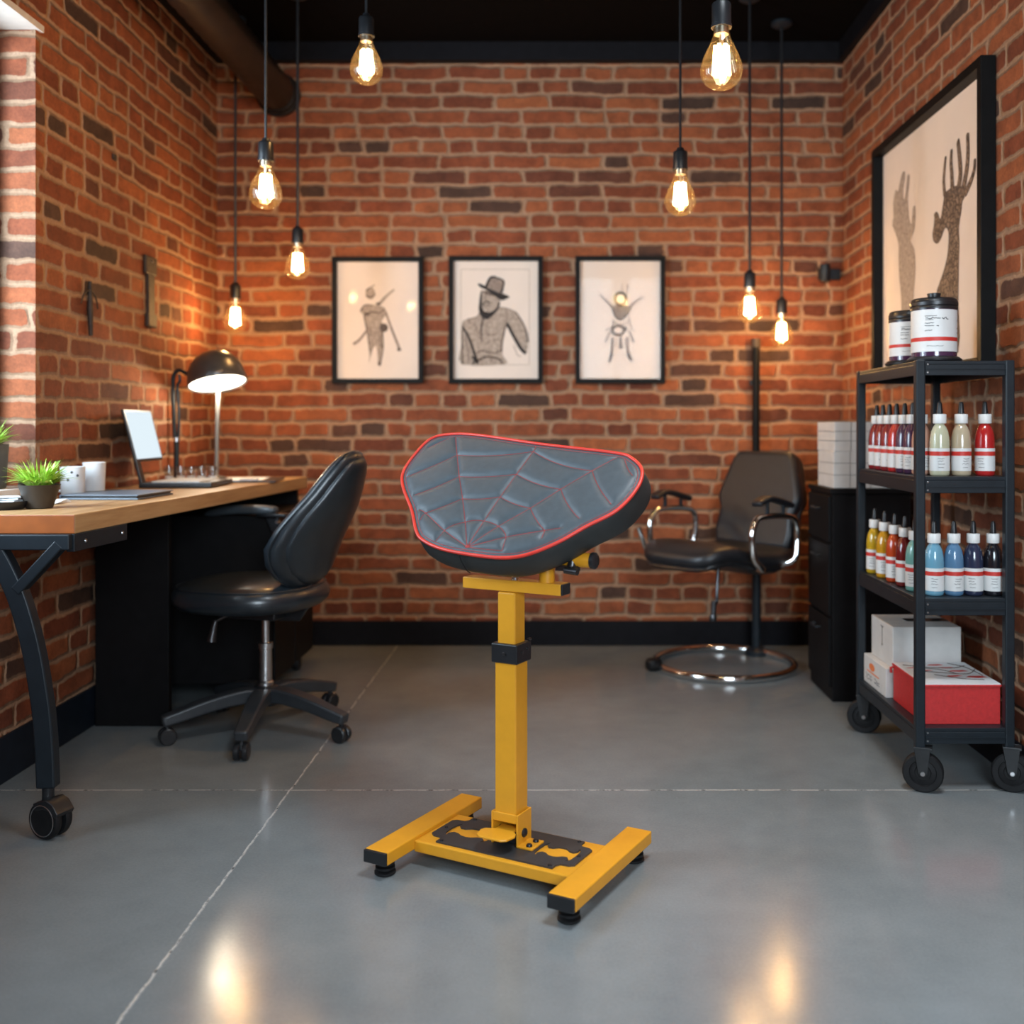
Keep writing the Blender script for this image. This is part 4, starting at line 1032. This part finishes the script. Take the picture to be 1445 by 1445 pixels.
# ------------------------------------------------------------------ barber chair, back right
BXc, BYc = .64, 4.13
bc = thing('salon_chair', 'black leather salon armchair with chrome arms and ring base by the back wall', 'chair', (BXc, BYc, 0), R(-138))
MB = (Matrix.Translation((BXc, BYc, 0)) @ Matrix.Rotation(R(-138), 4, 'Z')).inverted()
bm = B(); ringc = MB @ Vector((.685, 4.27, 0))
tube(bm, [ringc + Vector((.285 * math.cos(a), .285 * math.sin(a), .016)) for a in [2 * PI * i / 56 for i in range(56)]], .0155, 12, True); rb = obj('ring_base', bm, CHROME, bc)
for wp in ((.385, 4.20),):
    c0 = MB @ Vector((wp[0], wp[1], 0)); bm = B(); pillow(bm, (c0.x, c0.y, .026), (.07, .055, .052), .6, .7); obj('foot_block', bm, RUB, rb, 60)
bm = B(); ca = MB @ Vector((.862, 4.49, 0)); cyl(bm, ca + Vector((0, 0, .028)), ca + Vector((0, 0, .43)), .020, 18); lathe(bm, [(0, 0.002), (.05, .002), (.05, .020), (.03, .034), (0, .034)], 24, Matrix.Translation(ca)); tube(bm, [ca + Vector((0, 0, .42)), (-.12, 0, .425), (.06, 0, .44)], 1, rect=(.06, .025), up=(0, 0, 1)); obj('column', bm, BLKM, bc, 30)
def ws(v):
    x = v.x; z = v.z
    z += .030 * math.exp(-((x - .17) / .12) ** 2) - .02 * math.exp(-((x + .06) / .10) ** 2)
    if x > .2: z -= 1.2 * (x - .2) ** 2
    return Vector((v.x, v.y * (1 - .15 * max(0, x) / .3), z))
bm = B(); pillow(bm, (.01, 0, .485), (.56, .46, .080), .55, .42, 48, 16, None, ws); se = obj('seat', bm, LEATHB, bc, 70)
bm = B(); pillow(bm, (.02, 0, .452), (.53, .43, .045), .6, .42, 40, 10, None, ws); obj('seat_shell', bm, BLKP, se, 70)
bo = [(-.185, .495), (.185, .495), (.20, .56), (.19, .650), (.212, .70), (.205, .735), (.160, .875), (.135, .905), (-.135, .905), (-.160, .875), (-.205, .735), (-.212, .70), (-.19, .650), (-.20, .56)]
Mb = Matrix.Translation((-.225, 0, .495)) @ Matrix.Rotation(R(-14), 4, 'Y') @ Matrix.Translation((0, 0, -.495))
bm = B(); prism(bm, bo, -.030, .030, 'x', Mb); ba = obj('backrest', bm, LEATHB, bc, 30, .022, seg=4)
bo2 = [(y * .93, .495 + (z - .495) * .97 + .006) for y, z in bo]
bm = B(); prism(bm, bo2, -.062, -.036, 'x', Mb); obj('back_shell', bm, BLKP, ba, 30, .012, seg=3)
for s in (-1, 1):
    y = s * .262
    A = [(.02, s * .20, .455), (.06, y, .455), (.11, y, .50), (.125, y, .58), (.105, y, .635), (.06, y, .655), (-.10, y, .650), (-.155, y, .625), (-.165, y, .56), (-.15, y, .48), (-.13, s * .21, .452)]
    bm = B(); tube(bm, spline(A, 7), .0125, 12); af = obj('arm_frame', bm, CHROME, bc, 60)
    bm = B(); tube(bm, spline([(.10, y, .705), (.03, y, .725), (-.06, y, .708), (-.12, y, .690)], 5), 1, rect=(.048, .022), up=(0, 0, 1)); obj('arm_pad', bm, LEATHB, af, 40, .008, seg=3)
    for xx, z_ in ((-.07, .705), (.03, .715)):
        bm = B(); cyl(bm, (xx, y, .652), (xx, y, z_), .008, 10); obj('pad_post', bm, BLKM, af)
bm = B(); tube(bm, [(.20, -.215, .505), (.235, -.222, .595)], .010, 12); obj('chrome_rail', bm, CHROME, bc)
bm = B(); tube(bm, spline([(.10, .08, .45), (.11, .085, .40), (.12, .09, .345), (.125, .09, .315), (.15, .10, .312)], 5), .007, 10); cyl(bm, (.15, .10, .325), (.155, .10, .265), .011, 12); lathe(bm, [(0, -.014), (.014, -.01), (.016, 0), (.012, .012), (0, .014)], 14, Matrix.Translation((.156, .10, .262))); obj('height_crank', bm, DSTEEL, bc)

# black pipe and spot on the back wall, tools on the left wall
vp = thing('wall_pipe', 'thin vertical black pipe against the back wall behind the salon chair', 'pipe', (.890, 4.645, 0))
bm = B(); cyl(bm, (0, 0, 0), (0, 0, 1.392), .0165, 16); obj('pipe', bm, FRAMEB, vp)
bm = B(); lathe(bm, [(0, 1.36), (.021, 1.36), (.021, 1.398), (0, 1.40)], 16); obj('pipe_cap', bm, RUST, vp)
for z in (.55, 1.2):
    bm = B(); box(bm, (0, .012, z), (.05, .024, .02)); cyl(bm, (0, .01, z), (0, .0435, z), .008, 8); obj('pipe_clip', bm, BLKM, vp, 0)
sp_ = thing('wall_spotlight', 'small black spot fixture on the back wall near the right corner', 'spotlight', (1.2, YB, 1.695))
bm = B(); lathe(bm, [(0, -.04), (.022, -.04), (.024, -.036), (.024, .036), (.020, .04), (0, .04)], 20, Matrix.Translation((0, -.055, 0))); obj('housing', bm, BLKM, sp_)
bm = B(); box(bm, (.03, -.010, 0), (.10, .020, .05)); box(bm, (0, -.028, 0), (.016, .03, .016)); obj('mount', bm, BLKM, sp_, 0, .003)
b1 = thing('iron_opener', 'long dark iron tool with a square head hanging on the left brick wall', 'tool', (XL, 3.905, 1.51), R(0))
bm = B(); box(bm, (.008, 0, .103), (.014, .105, .072)); bo_ = obj('head', bm, RUST, b1, 0, .006)
bm = B(); tube(bm, [(.008, 0, .08), (.008, .002, .0), (.008, .004, -.09)], 1, rect=(.060, .012), up=(1, 0, 0)); obj('shaft', bm, RUST, b1, 30, .003)
bm = B(); box(bm, (.009, .006, -.105), (.016, .085, .052)); obj('foot', bm, RUST, b1, 0, .005)
bm = B(); cyl(bm, (0, 0, .12), (.018, 0, .12), .005, 8); obj('nail', bm, STEEL, b1)
b2 = thing('iron_hook', 'thin dark iron pin with a forked crosspiece on the left wall, nearest the window', 'hook', (XL, 3.40, 1.39))
bm = B(); tube(bm, [(.010, 0, .092), (.010, .002, 0), (.010, .008, -.088)], [.006, .010, .007], 8); obj('pin', bm, RUST, b2)
bm = B(); tube(bm, spline([(.008, -.058, .012), (.010, -.04, .046), (.012, 0, .062), (.010, .042, .044), (.008, .062, .008)], 5), .0028, 6); obj('crosspiece', bm, RUST, b2)
bm = B(); cyl(bm, (0, 0, .058), (.012, 0, .058), .004, 8); obj('nail', bm, RUST, b2)
bm = B(); box(bm, (.004, 0, 0), (.008, .026, .022)); o = obj('wall_plug', bm, RUST, None, 0, .002); o.location = (XL, 3.60, 1.947); tag(o, 'tiny dark square plug in the left brick wall above the iron tools', 'plug')

# ------------------------------------------------------------------ black cabinet + white boxes behind the trolley
cb = thing('drawer_cabinet', 'tall black drawer cabinet against the right wall behind the trolley', 'cabinet', (1.14, 3.88, 0))
bm = B(); bb(bm, -.150, .135, -.163, .163, .0, .755); cbb = obj('body', bm, DARKW, cb, 0, .003)
bm = B(); bb(bm, -.160, .138, -.170, .170, .755, .775); obj('top', bm, DARKW, cb, 0, .003)
for z0_, z1_ in ((.05, .30), (.31, .57), (.58, .745)):
    bm = B(); bb(bm, -.162, -.150, -.150, .150, z0_, z1_); dr = obj('drawer', bm, DARKW, cb, 0, .002)
    bm = B(); tube(bm, spline([(-.162, -.04, z1_ - .05), (-.180, -.035, z1_ - .05), (-.180, .035, z1_ - .05), (-.162, .04, z1_ - .05)], 4), .004, 8); obj('handle', bm, BLKM, dr)
for i, (z, h, lab) in enumerate(((.775, .134, 'lower of two white cartons stacked on the black drawer cabinet'), (.909, .108, 'upper of two white cartons stacked on the black drawer cabinet'))):
    t = thing('carton', lab, 'box', (1.105, 3.855, z), R(1.5 * i), 'white cartons on the cabinet')
    bm = B(); bb(bm, -.105, .12, -.115, .11, 0, h); cbx = obj('carton_body', bm, WHITEP, t, 0, .002)
    bm = B()
    for zz in (h * .36, h * .68): bb(bm, -.1056, .1206, -.1156, .1106, zz - .0008, zz + .0008)
    for xx in (-.045, .03): bb(bm, xx - .0008, xx + .0008, -.1156, .1106, .001, h + .0005)
    obj('seam', bm, DSTEEL, t, 0)

# ------------------------------------------------------------------ trolley
FORK = pm('dark_zinc', (.030, .032, .034), .4, .4, var=.1)
TX, TY = 1.108, 3.08
tr = thing('trolley', 'black metal four-shelf trolley on wheels by the right brick wall', 'trolley', (TX, TY, 0))
x0, x1, y0, y1 = .973 - TX, 1.243 - TX, 2.795 - TY, 3.365 - TY
PW = .026
for xx in (x0 + PW / 2, x1 - PW / 2):
    for yy in (y0 + PW / 2, y1 - PW / 2):
        bm = B(); bb(bm, xx - PW / 2, xx + PW / 2, yy - PW / 2, yy + PW / 2, .115, 1.182); po = obj('post', bm, BLKM, tr, 0, .004)
        bm = B(); rw = .054; wc = Vector((xx + .010, yy + .0, rw)); Mw = Matrix.Translation(wc) @ Matrix.Rotation(R(-22), 4, 'Z')
        lathe(bm, [(0, -.010), (.020, -.010), (.022, -.012), (.034, -.010), (.036, -.015), (.050, -.015), (.054, -.010), (.054, .010), (.050, .015), (.036, .015), (.034, .010), (.022, .012), (.020, .010), (0, .010)], 40, Mw @ Matrix.Rotation(R(90), 4, 'X')); obj('wheel', bm, RUB, po, 35)
        bm = B(); 
        for s in (-1, 1): prism(bm, [(-.024, .125), (.020, .125), (.012, .055), (.006, .046), (-.006, .046), (-.012, .055)], s * .019 - .0015, s * .019 + .0015, 'y', Matrix.Translation((wc.x, wc.y, 0)) @ Matrix.Rotation(R(-22), 4, 'Z'))
        box(bm, (0, 0, .121), (.048, .042, .006), Matrix.Translation((wc.x, wc.y, 0)) @ Matrix.Rotation(R(-22), 4, 'Z')); fo = obj('fork', bm, FORK, po, 0, .001)
        bm = B(); cyl(bm, Mw @ Vector((0, -.024, 0)), Mw @ Vector((0, .024, 0)), .006, 12); obj('axle', bm, STEEL, po)
SHZ = [(.133, .176), (.484, .530), (.818, .863), (1.140, 1.180)]
for z0_, z1_ in SHZ:
    bm = B(); bb(bm, x0 + .004, x1 - .004, y0 + .004, y1 - .004, z1_ - .010, z1_)
    for (a, b_, c, e) in ((x0 + PW, x1 - PW, y0 + .002, y0 + .006), (x0 + PW, x1 - PW, y1 - .006, y1 - .002)):
        bb(bm, a, b_, c, e, z0_, z1_ - .010)
    for (a, b_, c, e) in ((x0 + .002, x0 + .006, y0 + PW, y1 - PW), (x1 - .006, x1 - .002, y0 + PW, y1 - PW)):
        bb(bm, a, b_, c, e, z0_, z1_ - .010)
    sh = obj('shelf', bm, BLKM, tr, 0, .0015)
    bm = B(); bb(bm, x0 + PW, x1 - PW, y0 - .001, y0 + .002, z0_ + .017, z0_ + .020); obj('edge_bead', bm, BLKM, sh, 0)
    for zz in (z0_ + .008, z0_ + .030):
        bm = B(); lathe(bm, [(0, 0), (.003, 0), (.002, .002), (0, .0022)], 8, Matrix.Translation((x0 + PW + .006, y0 + .002, zz)) @ Matrix.Rotation(R(90), 4, 'X')); obj('rivet', bm, STEEL, sh)

# bottles
BOT = {}
def liquid(nm, rgb): return pm(nm, rgb, .16, 0, .06, 8, spec=.6, coat=.6)
LIQ = {'cream': liquid('cream_ink', (.50, .49, .34)), 'beige': liquid('beige_ink', (.46, .38, .26)), 'red': liquid('red_ink', (.42, .018, .018)), 'dred': liquid('dark_red_ink', (.20, .012, .016)),
       'purple': liquid('purple_ink', (.055, .022, .06)), 'yellow': liquid('yellow_ink', (.50, .31, .015)), 'amber': liquid('amber_ink', (.54, .26, .012)), 'orange': liquid('orange_red_ink', (.46, .055, .012)),
       'maroon': liquid('maroon_ink', (.15, .012, .012)), 'teal': liquid('teal_ink', (.17, .40, .36)), 'sky': liquid('sky_blue_ink', (.14, .33, .45)), 'blue': liquid('blue_ink', (.09, .20, .34)), 'navy': liquid('navy_ink', (.022, .030, .065)), 'black': liquid('black_ink', (.010, .010, .014)), 'pink': liquid('peach_ink', (.55, .30, .22))}
LABEL = pm('bottle_label_paper', (.68, .69, .68), .5, var=.04)
def scribble(bm, cx, cz, w_, h_, r, a0, rnd, th=.0006):
    """an unreadable hand-written line wrapped on a cylinder of radius r"""
    pts = []; n = max(5, int(w_ / .0022))
    for i in range(n + 1):
        s = cx - w_ / 2 + w_ * i / n; a = a0 + s / r; z = cz + rnd.uniform(-h_, h_)
        pts.append((r * math.cos(a), r * math.sin(a), z))
    tube(bm, pts, th, 4, mi=2)
def bottle(key, variant, rnd):
    root = thing('ink_bottle', '', 'bottle')
    bm = B(); lathe(bm, [(0, 0), (.022, 0), (.0255, .003), (.0265, .008), (.0265, .092), (.0255, .108), (.0225, .124), (.0175, .136), (.013, .142), (.0125, .148), (0, .148)], 32); obj('bottle_body', bm, LIQ[key], root, 60)
    r = .0268; bm = B(); lathe(bm, [(.0266, .014), (r, .014), (r, .056), (r, .068), (r, .077), (.0266, .077)], 32, mis=[0, 0, 1, 0, 0])
    bmesh.ops.delete(bm, geom=[f for f in bm.faces if len(f.verts) > 20], context='FACES')
    a0 = R(-95) + (.5 if variant else 0) - .25
    for k, zc in enumerate((.048, .041, .034, .024)):
        scribble(bm, -.004 + rnd.uniform(-.002, .002), zc, .018 - .003 * (k % 2), .0012 if k < 3 else .0004, r + .0002, a0, rnd, .0005)
    obj('label', bm, [LABEL, REDLAB, INK], root, 50)
    bm = B(); lathe(bm, [(0, .146), (.0172, .146), (.0178, .148), (.0178, .170), (.0168, .172), (0, .172)], 28); obj('cap', bm, WHITE, root, 35)
    bm = B(); lathe(bm, [(0, .171), (.009, .171), (.009, .178), (.0078, .184), (.0066, .200), (.0045, .206), (0, .207)], 18); obj('dropper', bm, BLKP, root, 45)
    return root
rnd = random.Random(11)
UP = [  # X, Y, colour, label
    (1.060, 2.858, 'cream', 'cream ink bottle, leftmost of the front three on the upper bottle shelf'),
    (1.120, 2.858, 'beige', 'beige ink bottle in the middle of the front three on the upper bottle shelf'),
    (1.186, 2.858, 'red', 'bright red ink bottle, rightmost at the front of the upper bottle shelf'),
    (1.030, 2.918, 'pink', 'peach ink bottle half hidden behind the front trolley post on the upper bottle shelf'),
    (1.025, 2.974, 'purple', 'purple ink bottle on the upper bottle shelf, nearer of the two purple ones'),
    (1.022, 3.034, 'purple', 'purple ink bottle on the upper bottle shelf, farther of the two purple ones'),
    (1.020, 3.100, 'red', 'red ink bottle between purple and dark red ones on the upper bottle shelf'),
    (1.020, 3.168, 'dred', 'nearest of the three dark red ink bottles on the upper bottle shelf'),
    (1.020, 3.232, 'dred', 'middle of the three dark red ink bottles on the upper bottle shelf'),
    (1.022, 3.300, 'dred', 'farthest of the three dark red ink bottles on the upper bottle shelf')]
LOW = [
    (1.045, 2.860, 'sky', 'sky blue ink bottle at the front of the lower bottle shelf'),
    (1.100, 2.860, 'blue', 'mid blue ink bottle between the sky blue and navy ones, lower bottle shelf'),
    (1.1545, 2.860, 'navy', 'navy ink bottle at the front of the lower bottle shelf, beside the black one'),
    (1.209, 2.858, 'black', 'black ink bottle, rightmost at the front of the lower bottle shelf'),
    (1.018, 2.935, 'teal', 'pale teal ink bottle on the lower shelf side row behind the front post'),
    (1.018, 3.020, 'maroon', 'maroon ink bottle on the lower shelf side row between teal and orange-red'),
    (1.016, 3.105, 'orange', 'orange-red ink bottle in the middle of the lower shelf side row'),
    (1.014, 3.195, 'amber', 'amber yellow ink bottle on the lower shelf side row, second from the rear'),
    (1.012, 3.290, 'yellow', 'yellow ink bottle at the far rear end of the lower shelf side row')]
for rowi, (row_, zs, grp) in enumerate(((UP, .863, 'ink bottles on the upper trolley shelf'), (LOW, .530, 'ink bottles on the lower trolley shelf'))):
    for i, (X, Y, key, lab) in enumerate(row_):
        ck = key
        if ck in BOT: t = copy_tree(BOT[ck])
        else: t = bottle(key, i % 2, rnd); BOT[ck] = t
        t.location = (X, Y, zs); t.rotation_euler = (0, 0, rnd.uniform(-.5, .3)); tag(t, lab, 'bottle', grp)

# jars on top
def jar(label, loc, r, h, knob):
    t = thing('jar', label, 'jar', loc, 0, 'labelled jars on the trolley top')
    bm = B(); lathe(bm, [(0, 0), (r * 1.05, 0), (r * 1.17, .004), (r * 1.18, .008), (r * 1.08, .013), (r, .016), (0, .016)], 44); obj('saucer', bm, BLKP, t, 40)
    bm = B(); lathe(bm, [(0, .016), (r * .96, .016), (r * .965, .03), (r * .965, h), (0, h)], 44); obj('jar_body', bm, LIQ['purple'], t, 40)
    rr = r * .975; bm = B(); z0_ = .028; z1_ = h * .985
    za = z0_ + (z1_ - z0_) * .25; zb = z0_ + (z1_ - z0_) * .345
    lathe(bm, [(r * .966, z0_), (rr, z0_), (rr, za), (rr, zb), (rr, z1_), (r * .966, z1_)], 44, mis=[0, 0, 1, 0, 0])
    bmesh.ops.delete(bm, geom=[f for f in bm.faces if len(f.verts) > 20], context='FACES')
    rn = random.Random(int(r * 9000)); a0 = R(-112)
    H_ = z1_ - z0_
    for z_, w_, hh_, th, off in ((.845, .032, .0004, .0006, -.006), (.79, .040, .0022, .0009, 0), (.785, .018, .0030, .0011, .033), (.755, .022, .0004, .0005, -.010), (.675, .024, .0012, .0007, -.010), (.61, .024, .0012, .0007, -.010), (.605, .006, .0008, .0009, .012), (.50, .020, .0012, .0007, -.012), (.13, .045, .0012, .0004, .005)):
        scribble(bm, off, z0_ + H_ * z_, w_, hh_, rr + .0003, a0, rn, th)
    for z_ in (.74, .56, .45):
        scribble(bm, .085, z0_ + H_ * z_, .004, .001, rr + .0003, a0, rn, .0009)
    obj('label', bm, [LABEL, REDLAB, INK], t, 50)
    bm = B(); pr = [(0, h), (r * 1.0, h), (r * 1.01, h + .006), (r * .985, h + .009), (r * 1.02, h + .011), (r * 1.02, h + .020), (r * .985, h + .023), (r * .97, h + .028), (r * .90, h + .032), (0, h + .034)]
    lathe(bm, pr, 44); ld_ = obj('lid', bm, BLKP, t, 35)
    if knob:
        bm = B(); lathe(bm, [(0, h + .033), (r * .24, h + .033), (r * .30, h + .046), (r * .29, h + .048), (0, h + .048)], 24); obj('knob', bm, BLKP, ld_, 35)
jar('larger white-labelled black-lidded jar with a lid knob on top of the trolley', (1.055, 2.888, 1.18), .0635, .147, True)
jar('smaller white-labelled black-lidded jar behind the larger one on top of the trolley', (1.042, 3.052, 1.18), .060, .130, False)

# boxes on the bottom shelf
t = thing('storage_box', 'red cloth-covered box with a printed white lid on the bottom trolley shelf', 'box', (1.113, 2.965, .176))
bm = B(); bb(bm, -.106, .106, -.132, .128, 0, .104); obj('box_body', bm, REDBOX, t, 0, .002)
bm = B(); bb(bm, -.110, .110, -.136, .130, .104, .110); li = obj('lid', bm, REDBOX, t, 0, .002)
bm = B(); bb(bm, -.107, .107, -.133, .127, .110, .1125); sh_ = obj('printed_sheet', bm, WPAPER, li, 0)
bm = B()
rn = random.Random(4)
for (x, y, a, w_, l_) in ((.005, .09, .2, .020, .05), (.025, .055, .1, .018, .055), (.045, .015, .15, .020, .06), (.070, -.055, .1, .024, .060), (.01, -.045, .25, .018, .05), (-.055, .02, .1, .012, .06), (-.075, .055, .3, .010, .04)):
    M = Matrix.Translation((x, y, .1128)) @ Matrix.Rotation(a, 4, 'Z'); prism(bm, [(-l_ / 2, 0), (-l_ / 4, w_ / 2), (l_ / 3, w_ / 2.4), (l_ / 2, -w_ / 4), (0, -w_ / 2)], 0, .0003, 'z', M, 0)
for P in ([(-.09, .09), (-.03, .06), (.04, .05), (.09, .08)], [(-.08, .02), (0, -.01), (.06, -.02), (.10, .03)], [(-.04, -.03), (.02, -.075), (.08, -.09)], [(-.05, .05), (.0, .03), (.03, -.02)], [(.05, .11), (.085, .06), (.095, -.04)]):
    tube(bm, spline([(x, y, .1131) for x, y in P], 5), .0013, 5, mi=1)
obj('print', bm, [REDLAB, INKS[2]], sh_, 0)
bm = B(); bb(bm, -.1075, -.106, -.100, -.092, .004, .098); obj('spine_flap', bm, REDBOX, t, 0); 
bm = B(); tube(bm, [(-.106, .124, .100), (-.114, .126, .096), (-.112, .128, .082)], .004, 8); obj('pull_tab', bm, REDBOX, t)
t = thing('carton', 'flat white printed carton at the very bottom of the trolley under the bigger white box', 'box', (1.112, 3.228, .176))
bm = B(); bb(bm, -.122, .112, -.118, .105, 0, .088); obj('carton_body', bm, WHITEP, t, 0, .0015)
bm = B()
prism(bm, [(y, .060 + .012 * math.sin(s)) for y, s in [(.02 + .028 * math.cos(a), a) for a in [2 * PI * i / 16 for i in range(16)]]], -.1226, -.122, 'x', None, 0)
bb(bm, -.1226, -.122, -.05, .07, .040, .044, 0)
rn = random.Random(2)
for z_ in (.028, .018):
    pts = [(-.1225, .08 - i * .006, z_ + rn.uniform(-.004, .004)) for i in range(26)]; tube(bm, pts[:11], .0008, 4, mi=1); tube(bm, pts[14:24], .0008, 4, mi=1)
obj('print', bm, [ORANGE, INK], t, 0)
t = thing('carton', 'bigger plain white box standing on the flat printed carton behind the red box', 'box', (1.117, 3.228, .264))
bm = B(); bb(bm, -.104, .104, -.113, .100, 0, .126); obj('carton_body', bm, WHITEP, t, 0, .002)
bm = B(); bb(bm, -.1046, -.104, -.012, -.009, .055, .108); bb(bm, -.1046, -.104, -.024, .004, .108, .110); bb(bm, -.1046, -.104, -.016, -.004, .050, .054); obj('print', bm, DSTEEL, t, 0)
bm = B(); bb(bm, -.03, .104, -.02, .03, .126, .1264); obj('tape', bm, DSTEEL, t, 0)
